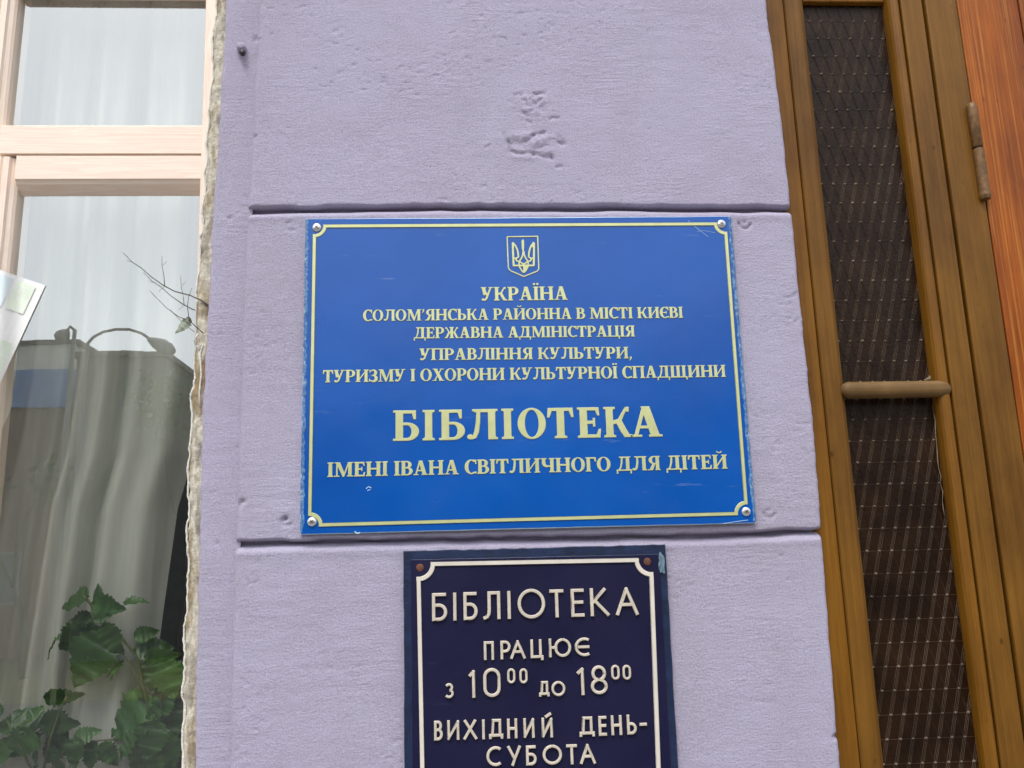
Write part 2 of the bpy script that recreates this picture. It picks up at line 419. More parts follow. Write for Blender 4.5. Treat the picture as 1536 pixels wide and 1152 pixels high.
# ------------------------------------------------------------------ the facade
def curve(pts, Y):
    q = sorted([(P(a, b, Y).z, P(a, b, Y).x) for a, b in pts]); zs = np.array([i[0] for i in q]); xs = np.array([i[1] for i in q])
    def f(z):
        z = np.asarray(z, float); r = np.interp(z, zs, xs)
        s1 = (xs[-1]-xs[-2])/(zs[-1]-zs[-2])*0; return r+0*s1
    return f
Lp = [(389,0),(382,104),(373.5,278),(367,360),(357,666),(353,780),(347,964),(344,1134)]
Bp = [(339,0),(330,139),(315,382),(302,627),(299,770),(294,964),(291,1148)]
Rp = [(1149,0),(1173,174),(1194,382),(1197,415),(1223,658),(1231,773),(1245,959),(1261,1148)]
Lc, Bc, Rc = curve(Lp, .002), curve(Bp, .012), curve(Rp, .004)
G1 = lambda x: np.interp(x, [X(373), X(680), X(920), X(1185)], [P(373,314).z, P(680,309.5).z, P(920,309.5).z, P(1185,312).z])
G2 = lambda x: np.interp(x, [X(354), X(674), X(1027), X(1231)], [P(354,816).z, P(674,809).z, P(1027,804).z, P(1231,796).z])
PITCH = float(G1(.1)-G2(.1))
facade = empty('library_facade', ((X(388)+X(1200))/2, .1, 0), 'lavender stucco wall of grooved blocks around the two signs', 'building')
DEEP = .011; DG = .018
def scars(x, z):
    """relief of the patches, old screw holes and filler marks; returns outward height"""
    h = np.zeros_like(x)
    x_w = x+.0016*vnoise(x*190, z*190, 61)+.0010*vnoise(x*420, z*420, 63); z_w = z+.0016*vnoise(x*190, z*190, 62)+.0010*vnoise(x*420, z*420, 64)
    def g(px, py, sx, sy, a, rot=0):
        c = P(px, py); dx, dz = x-c.x, z-c.z; ca, sa = math.cos(rot), math.sin(rot)
        u = (dx*ca+dz*sa)/sx; v = (-dx*sa+dz*ca)/sy
        return a*np.exp(-(u*u+v*v))
    def ridge(p0, p1, wd, a):
        A, B = P(*p0), P(*p1); x, z = x_w, z_w; d = np.array([B.x-A.x, B.z-A.z]); L = np.hypot(*d); d = d/L
        t = np.clip((x-A.x)*d[0]+(z-A.z)*d[1], 0, L); dist = np.hypot(x-A.x-d[0]*t, z-A.z-d[1]*t)
        return .85*a*np.exp(-(dist/wd)**2)
    n = vnoise(x*260, z*260, 31)
    # big repaired hole
    h += g(795, 213, .032, .016, .0018)*(1+.8*n)
    h += g(780, 216, .014, .008, -.0030, -.3) + g(822, 208, .012, .009, -.0018)
    for a in (((762,212),(768,226),-.0040),((768,226),(785,231),-.0042),((785,229),(800,230),-.0024),((800,231),(826,237),-.0034),
              ((826,233),(829,240),-.0040),((790,214),(802,202),-.0028),((802,202),(818,198),-.0034),((838,214),(846,216),-.0045),((839,205),(844,212),-.0020),
              ((812,222),(820,217),-.0020),((756,202),(762,214),-.0016)):
        h += ridge(a[0], a[1], .0023, a[2])
    h += ridge((772,205),(790,203), .004, .0014)+ridge((806,212),(832,205), .004, .0018)+ridge((770,236),(800,238), .003, .0012)
    h += g(800, 155, .026, .020, .0014)*(1+1.6*n)
    for a in (((773,141),(781,143)),((800,141),(815,140)),((780,167),(792,173)),((791,181),(796,184)),((826,178),(836,177)),((806,152),(812,150)),((786,152),(790,150)),((835,250),(842,250)),((728,222),(735,219))):
        h += ridge(a[0], a[1], .0017, -.0028)
    h += g(730, 219, .007, .006, .0012)
    # plug rings: dented arcs
    def ring(px, py, r, a0, a1, d):
        c = P(px, py); dx, dz = x-c.x, z-c.z; rr = np.hypot(dx, dz); th = np.degrees(np.arctan2(dz, dx)) % 360
        m_ = ((th-a0) % 360) < ((a1-a0) % 360)
        return np.where(m_, -d*np.exp(-((rr-r)/.0017)**2), 0)
    h += ring(1117, 334, .0085, 175, 355, .003)+g(1117, 333, .0022, .0022, -.003)
    h += ring(437, 339, .0065, 90, 320, .0016)
    h += ring(430, 780, .0072, 170, 330, .0024)+g(428, 778, .0028, .0028, -.008)
    h += ring(1154, 768, .0075, 180, 350, .0022)+g(1153, 765, .0022, .0022, -.002)
    h += g(712, 306, .0035, .003, .003)+g(363, 752, .004, .003, -.005)+g(357, 758, .004, .004, -.004)
    h += g(388, 58, .003, .002, -.003)+g(382, 203, .003, .002, -.004)+g(1108, 880-60, .003, .002, -.001)+g(1172, 834, .003, .002, -.002)
    h += g(1256, 1105, .0045, .0028, -.008)
    for a in (((640,820),(668,826)),((570,812),(600,816)),((940,1000),(955,1001)),((1130,1052),(1160,1053)),((1180,870),(1190,872))): h += ridge(a[0], a[1], .0016, -.0012)
    return h
def relief(x, z, amp=1.0):
    h = .0011*vnoise(x*7, z*7, 3)+.0006*vnoise(x*21, z*25, 4)
    h += .00030*vnoise(x*30, z*120, 5)*np.clip(vnoise(x*6, z*6, 6)*1.6, 0, 1)+.00016*vnoise(x*70, z*80, 17)+.00016*vnoise(x*150, z*170, 7)
    sel = np.clip(vnoise(x*11+3, z*11, 8)*2-.4, 0, 1)
    h -= sel*.0016*np.clip(vnoise(x*170, z*260, 9)*2-1.0, 0, 1)
    return h*amp
def grid_faces(nr, nc):
    i = np.arange((nr-1)*nc).reshape(nr-1, nc)[:, :-1].ravel()
    return np.stack([i, i+1, i+nc+1, i+nc], 1)
def spaced(a, b, step, e0, e1, n=7):
    lo = a+(np.linspace(0, 1, n, endpoint=False)**1.5)*e0; hi = b-(np.linspace(0, 1, n, endpoint=False)**1.5)[::-1]*e1
    mid = np.linspace(a+e0, b-e1, max(2, int((b-a-e0-e1)/step)+1)); return np.concatenate([lo, mid, hi])
def block(zlo, zhi, step, gtop, gbot):
    """one render block; gtop/gbot give the z of the groove lines"""
    cols = spaced(0, 1, step/.85, .014, .008)
    rows = spaced(0, 1, step/.46, .03, .02, 9)
    V, U = np.meshgrid(rows, cols, indexing='ij')
    xa = X(388)+U*(X(1200)-X(388))
    zt_ = gtop(xa)-.0000; zb_ = gbot(xa)+.0024+.0012*vnoise(xa*60, xa*0, 12)
    z = zb_+V*(zt_-zb_)
    xl = Lc(z)+.0006*vnoise(z*40, z*0, 13)*np.ones_like(z); xr = Rc(z)+.0008*vnoise(z*30, z*0, 14)+.0004*vnoise(z*150, z*0, 15)
    x = xl+U*(xr-xl)
    def rnd(d, r, dep, p_=2):
        t = np.clip(1-d/r, 0, 1); return dep*(1-np.sqrt(np.clip(1-t*t, 0, 1)))
    off = np.minimum(rnd(x-xl, .010, DEEP)+rnd(xr-x, .006, DEEP), DEEP)+rnd(z-zb_, .0035, DG)
    d = zt_-z+.0013*vnoise(x*32, z*0, 16)*np.clip(1-(zt_-z)/.02, 0, 1); s_ = np.clip(1-d/.0125, 0, 1); off += DG*s_**2.0
    lip = .0011*np.exp(-((d-.013)/.006)**2)                       # slightly swollen lower lip
    off = np.minimum(off, DG)
    y = off-relief(x, z)-scars(x, z)-lip
    vs = np.stack([x, y, z], -1).reshape(-1, 3)
    return mesh('stucco_block', vs, grid_faces(*z.shape), M_stucco, facade, True)
shift = lambda g, k: (lambda x: g(x)+k*PITCH)
lin = lambda k: (lambda x: np.full_like(x, P(800, 309.5).z+k*PITCH))
block(0, 0, .0022, lin(1), G1)
block(0, 0, .0022, G1, G2)
block(0, 0, .0022, G2, lin(-2))
for k in (2, 3, 4): block(0, 0, .03, lin(k), lin(k-1))
for k in (-2, -3): block(0, 0, .03, lin(k), lin(k-1))
ztop = P(800, 309.5).z+4*PITCH
# recessed backing: the bed of the grooves
zz = np.linspace(0, ztop, 160); uu = np.append(np.linspace(0, 1, 11), 1.0)
ZZ, U = np.meshgrid(zz, uu, indexing='ij'); xx = Lc(ZZ)-.004+U*(Rc(ZZ)-.0015-Lc(ZZ)+.004)
yy = np.full_like(xx, DG-.0015); yy[:, -1] = .3; xx[:, -1] = xx[:, -2]+.0001
mesh('groove_bed', np.stack([xx, yy, ZZ], -1).reshape(-1, 3), grid_faces(*ZZ.shape), M_stucco, facade)
# side band left of the blocks, turning into the window reveal
zz = np.concatenate([np.linspace(.0, 1.2, 8)[:-1], np.arange(1.2, 2.55, .003), np.linspace(2.56, ztop, 8)])
prof = [(0, .010, 1), (.15, .0105, 1), (.35, .010, 1), (.55, .0092, 1), (.75, .0092, 1), (.86, .0094, 1), (.93, .0105, 1), (.97, .013, 1), (1.0, .018, 1), (1.0, .03, 0), (1.0, .06, 0), (1.0, .115, 0)]
PU = []
for i, (u, y, a) in enumerate(prof):
    PU.append((u, y))
u_ = np.interp(np.linspace(0, len(PU)-1, 60), np.arange(len(PU)), [p[0] for p in PU]); y_ = np.interp(np.linspace(0, len(PU)-1, 60), np.arange(len(PU)), [p[1] for p in PU])
ZZ, U = np.meshgrid(zz, u_, indexing='ij'); _, YY = np.meshgrid(zz, y_, indexing='ij')
xl = Lc(ZZ)+.006; xb = Bc(ZZ)+.0010*vnoise(ZZ*40, ZZ*0, 20)+.0006*vnoise(ZZ*170, ZZ*0, 21)
xx = xl+U*(xb-xl)
hh = relief(xx, ZZ+3, .7)
c = P(385, 175)
yy = YY-hh
for (px, py, s_, a) in ((385,175,.003,.003),(345,328,.003,.003),(353,157,.0025,-.001),(357,670,.002,.002),(325,815,.003,.0025),(383,58,.004,.003),(390,215,.003,.003),(330,500,.002,.0015)):
    cc = P(px, py, .01); yy += a*np.exp(-(((xx-cc.x)/s_)**2+((ZZ-cc.z)/s_)**2))
vs = np.stack([xx, yy, ZZ], -1).reshape(-1, 3)
mesh('side_band', vs, grid_faces(*ZZ.shape)[:, ::-1], M_stucco, facade, True)
# rusty nail stub in the band
q = P(363, 74, .008); MB().tube([q+Vector((0, .008, 0)), q+Vector((-.0003, -.002, .0005)), q+Vector((-.0004, -.0075, .001)), q+Vector((-.0004, -.0095, .001))], [.0062, .0070, .0060, .0034], 12).build('nail', M_pin if False else M_stucco, facade, True)
q = P(363, 77.5, -.0015); MB().tube([q+Vector((0, .004, 0)), q+Vector((0, -.0012, -.0006))], [.0046, .0040], 10).build('nail_tip', M_pin, facade, True)
# rest of the wall: beyond the window, beyond the door and above both openings
wx0 = -1.62; dx1 = 1.95
MB().box(-6, wx0, .0, .35, -.1, 5.2).box(dx1, 6, .0, .35, -.1, 5.2).box(wx0+.001, X(388)-.02, .0, .35, 3.1, 5.2).box(wx0+.001, X(339)-.005, .0, .35, -.1, .85).box(X(1216)-.01, dx1-.001, .0, .35, 2.9, 5.2).box(X(388)-.019, X(1216)-.011, .0, .35, ztop+.001, 5.2).build('outer_wall', M_stucco, facade)

# ------------------------------------------------------------------ window
YF = .088
win = empty('window', (-.95, YF, .86), 'pale pine window with a transom rail and mirrored street, left of the wall', 'window')
xs_r = X(289, YF, 400)                    # inner edge of the visible right stile
zr = [Z(v, YF, 150) for v in (187.5, 231, 233.5, 268, 284)]
sx_in_u = P(14, 191, GL).x; sx_in_l = P(21, 399, GL).x-.003
_t, _b = P(308, 0, YF), P(276, 1000, YF)
def stx(z): return _b.x+(_t.x-_b.x)*(z-_b.z)/(_t.z-_b.z)
xs_r = 0
st_r = [(xs_r, GL-.004), (xs_r, YF+.003), (xs_r+.002, YF-.0015), (xs_r+.034, YF-.0015), (xs_r+.034, GL+.03), (xs_r, GL+.03)]
_m = MB().prism(st_r, .86, 3.06, 1); _m.v = [(x+stx(z), y, z) for x, y, z in _m.v]; _m.build('stile', M_pinev, win); xs_r = None
# left stile pair (upper light and lower casement) with stepped moulding
def lstile(xi, z0, z1):
    pr = [(xi-.075, YF), (xi-.022, YF), (xi-.020, YF+.003), (xi-.018, YF), (xi-.010, YF+.001), (xi-.008, YF+.006), (xi-.003, YF+.009), (xi, YF+.013), (xi, GL-.001), (xi, GL+.03), (xi-.075, GL+.03)]
    return MB().prism(pr, z0, z1).build('stile', M_pinev, win)
lstile(sx_in_u, zr[1]-.001, 2.99); lstile(sx_in_l+.003, .93, zr[1]-.0035)
def hrail(x0, x1, prof, name='rail'):
    n = len(prof); v = [(x0, y, z) for y, z in prof]+[(x1, y, z) for y, z in prof]
    return MB().add(v, [tuple(range(n)), tuple(range(2*n-1, n-1, -1))]+[(i, i+n, (i+1) % n+n, (i+1) % n) for i in range(n)]).build(name, M_pineh, win)
xl0 = sx_in_u-.075
hrail(xl0+.0765-.0015, stx(zr[0])+.003, [(GL-.0006, zr[1]+.0012), (YF, zr[1]+.0012), (YF, zr[0]-.002), (YF+.002, zr[0]), (GL-.0006, zr[0]+.001)])
hrail(sx_in_l+.0035, stx(zr[3])+.003, [(GL-.0006, zr[4]), (YF+.006, zr[3]-.006), (YF+.003, zr[3]-.001), (YF, zr[3]), (YF, zr[2]), (GL-.0006, zr[2])])
hrail(sx_in_l+.0035, stx(.9)+.003, [(GL-.0006, .862), (YF, .862), (YF, .93), (GL-.0006, .93)])
zt_up = Z(1.5, GL, 180)
hrail(sx_in_u+.0005, stx(zt_up)+.003, [(GL-.0006, zt_up), (YF+.01, zt_up-.001), (YF, zt_up+.004), (YF, zt_up+.07), (GL-.0006, zt_up+.07)])
# second half of the window beyond the frame of the photo
MB().box(-1.60, -1.54, YF, GL-.0006, .86, 3.06, .003).build('stile', M_pinev, win)
hrail(-1.539, xl0-.001, [(GL-.0006, zr[3]), (YF, zr[3]), (YF, zr[0]), (GL-.0006, zr[0])])
hrail(-1.539, xl0-.001, [(GL-.0006, .862), (YF, .862), (YF, .93), (GL-.0006, .93)])
hrail(-1.539, xl0-.001, [(GL-.0006, zt_up), (YF, zt_up), (YF, zt_up+.07), (GL-.0006, zt_up+.07)])
MB().box(-1.6, stx(.9)+.03, YF-.12, YF-.002, .82, .858, .004).build('sill', M_pineh, win)
MB().box(-1.60, stx(3.0)+.03, YF+.002, GL+.04, zt_up+.0712, 3.1).build('head', M_pineh, win)
def pane(x0, x1, z0, z1, nm='pane'):
    return mesh(nm, [(x0, GL, z0), (x1, GL, z0), (x1, GL, z1), (x0, GL, z1), (x0, GL+.004, z0), (x1, GL+.004, z0), (x1, GL+.004, z1), (x0, GL+.004, z1)], [(0,1,2,3)], M_glass, win)
pane(sx_in_u-.004, stx(2.6)+.008, zr[0]-.006, zt_up+.02); pane(sx_in_l-.004, stx(2.2)+.012, .92, zr[4]+.006)
pane(-1.545, xl0+.004, .92, zr[3]+.004); pane(-1.545, xl0+.004, zr[0]-.004, zt_up+.02)
# lumpy old sealant between stile and wall, with a white filler lip
zz = np.arange(1.15, 3.06, .0035)
kk = (CAMD+.012)/(CAMD+.072); fx0 = Bc(CAMZ+(zz-CAMZ)*kk)/kk-.0175
nu = 12
uu = np.linspace(0, 1, nu)
ZZ, U = np.meshgrid(zz, uu, indexing='ij')
xa = fx0[:, None]+.0030*vnoise(ZZ*38, ZZ*0, 41)+.0016*vnoise(ZZ*130, ZZ*0, 42); xb_ = Bc(ZZ)+.010
xx = xa+U*(xb_-xa)
yy = YF-.006-.012*np.sin(np.clip(U*1.35, 0, 1)*math.pi)**.5-.0022*vnoise(ZZ*40, U*3, 43)-.0013*vnoise(ZZ*150, U*8, 44)
yy[:, 0] = YF+.003; yy[:, -1] = YF+.003
mesh('sealant', np.stack([xx, yy, ZZ], -1).reshape(-1, 3), grid_faces(*ZZ.shape), M_foam, win, True)
mb = MB(); zs_ = np.arange(1.15, 2.55, .006)
mb.tube([(float(np.interp(z_, zz, fx0))-.0005+.0030*float(vnoise(np.array(z_*38), np.array(0.), 41))+.0012*random.uniform(-1, 1), YF-.004, z_) for z_ in zs_], [.0013+.0007*random.random() for _ in zs_], 6); mb.build('filler_lip', M_plaster, win, True)
# straggling filler line across the sealant
mb = MB(); pl = [(297, 500), (291, 512), (296, 521), (304, 517), (300, 530), (302, 560), (299, 590), (301, 610)]
mb.tube([P(a, b, YF-.02) for a, b in pl], .0013, 6); mb.build('filler_thread', M_plaster, win, True)

# room behind
room = MB(); room.box(-1.9, -.0, 1.6, 1.7, .2, 3.2).box(-1.9, -1.8, .36, 1.6, .2, 3.2).box(-.1, .0, .36, 1.6, .2, 3.2).box(-1.9, 0, .36, 1.7, .1, .2).box(-1.9, 0, .36, 1.7, 3.2, 3.3)
o = room.build('room', M_room); tag(o, kind='structure')
xs_r = stx(1.6)
o = MB().box(-1.6, xs_r+.033, GL+.032, .42, .98, 1.0, .003).build('window_board', M_pineh, win)
MB().box(xs_r+.0345, xs_r+.05, GL+.031, .36, .86, 3.1).build('reveal_lining', simple('inner_reveal_paint', (.20, .25, .30), .8), win)

# curtain
zz = np.linspace(1.0, 3.0, 150); uu = np.linspace(0, 1, 520)
ZZ, U = np.meshgrid(zz, uu, indexing='ij')
ce = sorted([(P(a, b, .19).z, P(a, b, .19).x) for a, b in ((300, 560), (283, 681), (259, 760), (236, 930), (216, 1090), (205, 1200))])
xr_ = np.interp(ZZ, [c_[0] for c_ in ce], [c_[1] for c_ in ce]); xr_ = np.minimum(xr_, xs_r+.03)
x0 = -1.5; xx = x0+U*(xr_-x0)
ph = U*70+.9*np.sin(U*23)+.4*np.sin(ZZ*1.7+U*9)
yy = .197+.018*(1-2*np.abs(np.sin(ph/2))**.7)+.007*np.sin(ph*2.3+1)+.003*np.sin(ZZ*5+U*30)
cur = mesh('curtain', np.stack([xx, yy, ZZ], -1).reshape(-1, 3), grid_faces(*ZZ.shape), M_cloth, None, True)
tag(cur, 'thin grey-white net curtain hanging in folds behind the window pane', 'curtain')

# paper sheet on the pane
M_paper = simple('white_paper', (.92, .92, .91), .55, var=.01); M_pb = simple('pale_blue_print', (.76, .86, .90), .55, var=.06); M_pg = simple('pale_green_print', (.85, .94, .80), .55, var=.1)
YP = YF-.004
c0 = P(68, 428, YP); c1 = P(0, 575, YP); dv = (c1-c0).normalized(); c2 = P(0, 405, YP); du = (c2-c0).normalized()
Wp, Hp = .21, .297
def pq(a, b, dy=0):
    v = c0+du*a+dv*b; t = max(0, min(1, (v.x-sx_in_l-.002)/.03)); t = t*t*(3-2*t)
    y = YP+(GL-.002-YP)*t-dy*(1+1.5*t)+.0008*math.sin(a*30)*math.sin(b*14)*(1-t); k = (y+CAMD)/(YP+CAMD)
    return Vector((v.x*k, y, CAMZ+(v.z-CAMZ)*k))
def patch(name, a0, a1, b0, b1, dy, mat, par):
    n1 = 24; vs = [pq(a0+(a1-a0)*i/n1, b0+(b1-b0)*j/n1, dy) for j in range(n1+1) for i in range(n1+1)]
    return mesh(name, np.array([tuple(v) for v in vs]), grid_faces(n1+1, n1+1), mat, par, True)
pap = patch('paper_sheet', 0, Wp, 0, Hp, 0, M_paper, None); tag(pap, 'tilted white paper sheet with pale blue and green print on the window pane', 'paper')
patch('green_print', .012, .040, .006, .05, .0006, M_pg, pap); patch('blue_print', .046, .10, .006, .05, .0006, M_pb, pap)
patch('green_print', .004, .07, .094, .15, .0006, M_pg, pap)

# ------------------------------------------------------------------ houseplants behind the pane
def leaf_mesh(seed, L=1.0, Wd=.62, ser=.11):
    rnd = random.Random(seed); n = 17; v = []; f = []
    for i in range(n+1):
        t = i/n; wv = Wd*.5*(math.sin(math.pi*min(1, t**.72)))**.85*(1-.35*t)
        if i == n: wv = 0
        wv *= (1+(ser if i % 2 else -ser)); droop = -.28*t*t+.05*rnd.uniform(-1, 1)
        v += [(t*L, -wv, droop+.16*wv+.04*rnd.uniform(-1, 1)), (t*L, -wv*.5, droop+.02), (t*L, 0, droop-.035), (t*L, wv*.5, droop+.02), (t*L, wv, droop+.16*wv+.04*rnd.uniform(-1, 1))]
    for i in range(n):
        for k in range(4): a = i*5+k; f.append((a, a+1, a+6, a+5))
    me = bpy.data.meshes.new('leaf'); me.from_pydata(v, [], f); me.materials.append(M_leaf)
    me.polygons.foreach_set('use_smooth', [True]*len(f)); return me
LM = [leaf_mesh(s, Wd=w_) for s, w_ in ((1, .95), (2, .75), (3, .85), (4, .55))]
def put_leaf(plant, base, tip, Y, k, roll, curl=0.0):
    a, b = P(*base, Y), P(*tip, Y+curl)
    d = b-a; L = d.length; x_ = d.normalized(); nrm = Vector((random.uniform(-.5, .5), -1, random.uniform(-.1, .9))); nrm = (nrm-x_*nrm.dot(x_)).normalized(); nrm.rotate(Matrix.Rotation(roll, 3, x_))
    y_ = nrm.cross(x_)
    o = bpy.data.objects.new('leaf', LM[k]); COL.objects.link(o); o.parent = plant
    mt = Matrix(((x_.x, y_.x, nrm.x), (x_.y, y_.y, nrm.y), (x_.z, y_.z, nrm.z))).to_4x4()
    o.rotation_euler = mt.to_euler(); o.scale = (L, L, L*.8); o.location = a-Vector(plant['_w']); return o
def pot(e, x, y, z, r, h):
    n = 24; prof_ = [(r*.68, 0), (r*.92, h*.8), (r*1.02, h*.8), (r*1.02, h), (r*.92, h), (r*.88, h*.86)]
    vs = [(x+a*math.cos(2*math.pi*i/n), y+a*math.sin(2*math.pi*i/n), z+b) for a, b in prof_ for i in range(n)]
    fs = [(k*n+i, k*n+(i+1) % n, (k+1)*n+(i+1) % n, (k+1)*n+i) for k in range(len(prof_)-1) for i in range(n)]+[tuple(range(n))[::-1]]
    MB().add(vs, fs).build('pot', M_pot, e, True)
    MB().add([(x+r*.885*math.cos(2*math.pi*i/n), y+r*.885*math.sin(2*math.pi*i/n), z+h*.88) for i in range(n)], [tuple(range(n))]).build('soil', M_soil, e)
PY = .150
pa = P(205, 1300, PY+.02); zb = 1.001
pl1 = empty('houseplant', (pa.x, .20, zb), 'tall green houseplant with toothed leaves near the right edge of the window', 'plant', 'houseplants on the window board')
pot(pl1, pa.x, .20, zb, .055, .085)
pbv = P(45, 1300, PY+.02)
pl2 = empty('houseplant', (pbv.x, .20, zb), 'low dark houseplant in the bottom left corner of the window', 'plant', 'houseplants on the window board')
pot(pl2, pbv.x, .20, zb, .055, .085)
def stem(pl, pts, r=.0018, Y=PY, mat=None, name='stem'):
    MB().tube([P(a, b, Y) if len(c_) == 0 else P(a, b, c_[0]) for a, b, *c_ in pts], r, 6).build(name, mat or M_stem, pl, True)
stem(pl1, [(205, 1320, .2), (215, 1180, .17), (222, 1060, .155), (205, 985), (183, 957), (153, 930), (135, 905), (125, 893)], .0020)
stem(pl1, [(222, 1060, .155), (190, 985), (170, 1000), (160, 1016)], .0014)
stem(pl1, [(215, 1180, .17), (240, 1080), (246, 1000), (230, 975)], .0016)
stem(pl1, [(160, 935), (150, 932), (140, 932)], .0012)
A_ = [((133, 893), (86, 906), 0, .1), ((146, 905), (150, 873), 3, .4), ((184, 903), (221, 897), 3, -.3), ((137, 905), (184, 915), 1, .2), ((138, 925), (89, 940), 0, .2), ((140, 930), (168, 922), 1, .1),
      ((138, 940), (85, 982), 0, -.2), ((150, 940), (103, 1000), 0, .3), ((92, 950), (63, 984), 3, .5), ((160, 950), (106, 1032), 0, 0), ((170, 955), (128, 1012), 1, -.3), ((155, 935), (180, 985), 1, .4),
      ((200, 955), (240, 945), 1, .2), ((200, 975), (262, 968), 1, .1), ((215, 985), (270, 985), 3, .4), ((185, 990), (160, 1018), 3, .2), ((228, 985), (225, 1040), 1, .1), ((245, 990), (262, 1050), 0, -.1),
      ((230, 1050), (155, 1108), 0, .2), ((222, 1045), (200, 1040), 1, .3), ((240, 1060), (215, 1090), 1, 0), ((250, 1040), (235, 1085), 0, .3), ((262, 1050), (250, 1120), 0, -.2), ((235, 1080), (215, 1145), 0, .1),
      ((245, 1100), (262, 1160), 1, .3), ((225, 1110), (190, 1160), 0, -.2), ((205, 1100), (170, 1140), 1, .2), ((228, 1120), (235, 1175), 1, .1)]
for i, (a, b, k, r_) in enumerate(A_): put_leaf(pl1, a, b, PY+.012*math.sin(i*2.1), k, r_+.25*math.sin(i*1.7), .012*math.cos(i))
stem(pl2, [(45, 1320, .2), (60, 1180, .17), (75, 1110), (92, 1060), (100, 1045)], .0018)
stem(pl2, [(60, 1180, .17), (30, 1120), (10, 1080)], .0016)
stem(pl2, [(60, 1180, .17), (100, 1120), (140, 1112), (180, 1108)], .0012)
B_ = [((64, 1046), (126, 1046), 3, 1.0), ((62, 1090), (18, 1062), 0, .2), ((40, 1080), (62, 1058), 1, .3), ((62, 1080), (115, 1090), 1, .2), ((30, 1085), (-12, 1090), 0, .2), ((50, 1095), (8, 1140), 0, -.1), ((60, 1100), (40, 1160), 0, .2),
      ((100, 1100), (60, 1150), 1, .1), ((110, 1110), (150, 1093), 1, .2), ((115, 1105), (105, 1155), 0, .1), ((20, 1110), (-20, 1150), 0, .3), ((140, 1110), (130, 1160), 1, -.2), ((80, 1120), (90, 1175), 0, .2), ((150, 1115), (178, 1150), 1, .1),
      ((70, 1070), (100, 1110), 0, .3), ((5, 1070), (-30, 1060), 1, .1)]
for i, (a, b, k, r_) in enumerate(B_): put_leaf(pl2, a, b, PY+.008*math.sin(i*1.9+1), k, r_+.2*math.sin(i*2.3), .01*math.cos(i))
# bare twig reaching in from the window edge
tw = mb = MB()
def tb(p_, r_, n_): mb.tube(p_, [.72*q_ for q_ in r_] if hasattr(r_, '__len__') else .72*r_, n_)
def tpt(l): return [P(a, b, YF-.022+.0006*k) for k, (a, b) in enumerate(l)]
tb(tpt([(312, 458), (301, 450), (285, 443), (262, 437), (245, 428), (228, 416), (212, 402), (198, 393), (186, 380)]), [.0016, .0015, .0013, .0012, .0011, .001, .0009, .0008, .0005], 6)
tb(tpt([(247, 430), (246, 415), (243, 398), (243, 384)]), [.0009, .0007, .0006, .0004], 5); tb(tpt([(244, 398), (250, 392)]), .0004, 4)
tb(tpt([(198, 393), (190, 391)]), .0004, 4); tb(tpt([(192, 386), (183, 378)]), .0004, 4)
tb(tpt([(305, 500), (284, 481), (268, 475), (250, 462), (238, 450), (228, 440)]), [.0012, .001, .0008, .0007, .0006, .0004], 5)
tb(tpt([(284, 481), (281, 460), (283, 445), (288, 432)]), [.0008, .0007, .0006, .0004], 5); tb(tpt([(236, 448), (225, 436)]), .0004, 4); tb(tpt([(246, 430), (238, 437)]), .0004, 4)
twg = mb.build('twig', M_twig, None, True); tag(twg, 'thin bare twig with small side shoots in the upper part of the lower pane', 'twig')
_lm = LM[3].copy(); _lm.materials[0] = simple('dry_pale_leaf', (.24, .27, .20), .7); o = bpy.data.objects.new('leaf', _lm); COL.objects.link(o); o.parent = twg; a, b = P(285, 476, YF-.02), P(266, 503, YF-.02)
o.location = a-twg.location; o.scale = ((b-a).length,)*3; o.rotation_euler = Matrix(((b-a).normalized(), Vector((0, -.3, .9)), Vector((0, -1, 0)))).transposed().to_euler()

# ------------------------------------------------------------------ door side: glazed sidelight, post and orange door
YS = .020
xf = lambda px: X(px, YS)
sid = empty('sidelight', (xf(1340), YS, 0), 'brown painted narrow sidelight with two panes of patterned glass', 'sidelight')
ZB, ZT = 0.02, 2.88
ztr = P(1265, 5, .03).z
MB().box(xf(1195), xf(1231), YS-.004, .09, ZB, ZT, .002).build('jamb', M_brown, sid)
MB().box(xf(1231)+.0001, xf(1232.1), YS+.006, .09, ZB, ZT).build('joint', M_crack, sid)
pr = [(xf(1232.1), .09), (xf(1232.1), YS-.003), (xf(1233.5), YS-.005), (xf(1257), YS-.005), (xf(1260), YS-.003), (xf(1261), YS+.000), (xf(1266), YS+.004), (xf(1268), YS+.010), (xf(1268.2), .045), (xf(1268.2), .09)]
MB().prism(pr, ZB, ZT).build('stile', M_brown2, sid)
a0, a1 = xf(1404), xf(1423)
pr = [(a0, .09), (a0, YS+.012)]
for k in range(9):
    t = k/8*math.pi; pr.append(((a0+a1)/2-(a1-a0)/2*math.cos(t), YS+.006-.013*math.sin(t)**.8))
pr += [(a1, .09)]
MB().prism(pr, ZB, ZT).build('glazing_bead', M_brown, sid, False)
MB().box(a1+.0001, a1+.0008, YS+.004, .09, ZB, ZT).build('joint', M_crack, sid)
MB().box(a1+.0010, xf(1459.5), YS-.005, .09, ZB, ZT, .0025).build('stile', M_brown2, sid)
MB().box(xf(1459.5)+.0002, xf(1463.8), YS+.012, .09, ZB, ZT).build('joint', M_crack, sid)
post = MB(); xpost = xf(1515.5)
post.box(xf(1464), xpost, YS-.006, .12, ZB, ZT, .0028).build('post', M_brown2, sid)
MB().box(xf(1268.2)+.001, a0-.001, YS+.006, .08, ztr, ZT-.02, .002).build('top_rail', M_brown, sid)
MB().box(xf(1268.2)+.001, a0-.001, YS+.004, .08, ZB, .3, .002).build('bottom_rail', M_brown, sid)
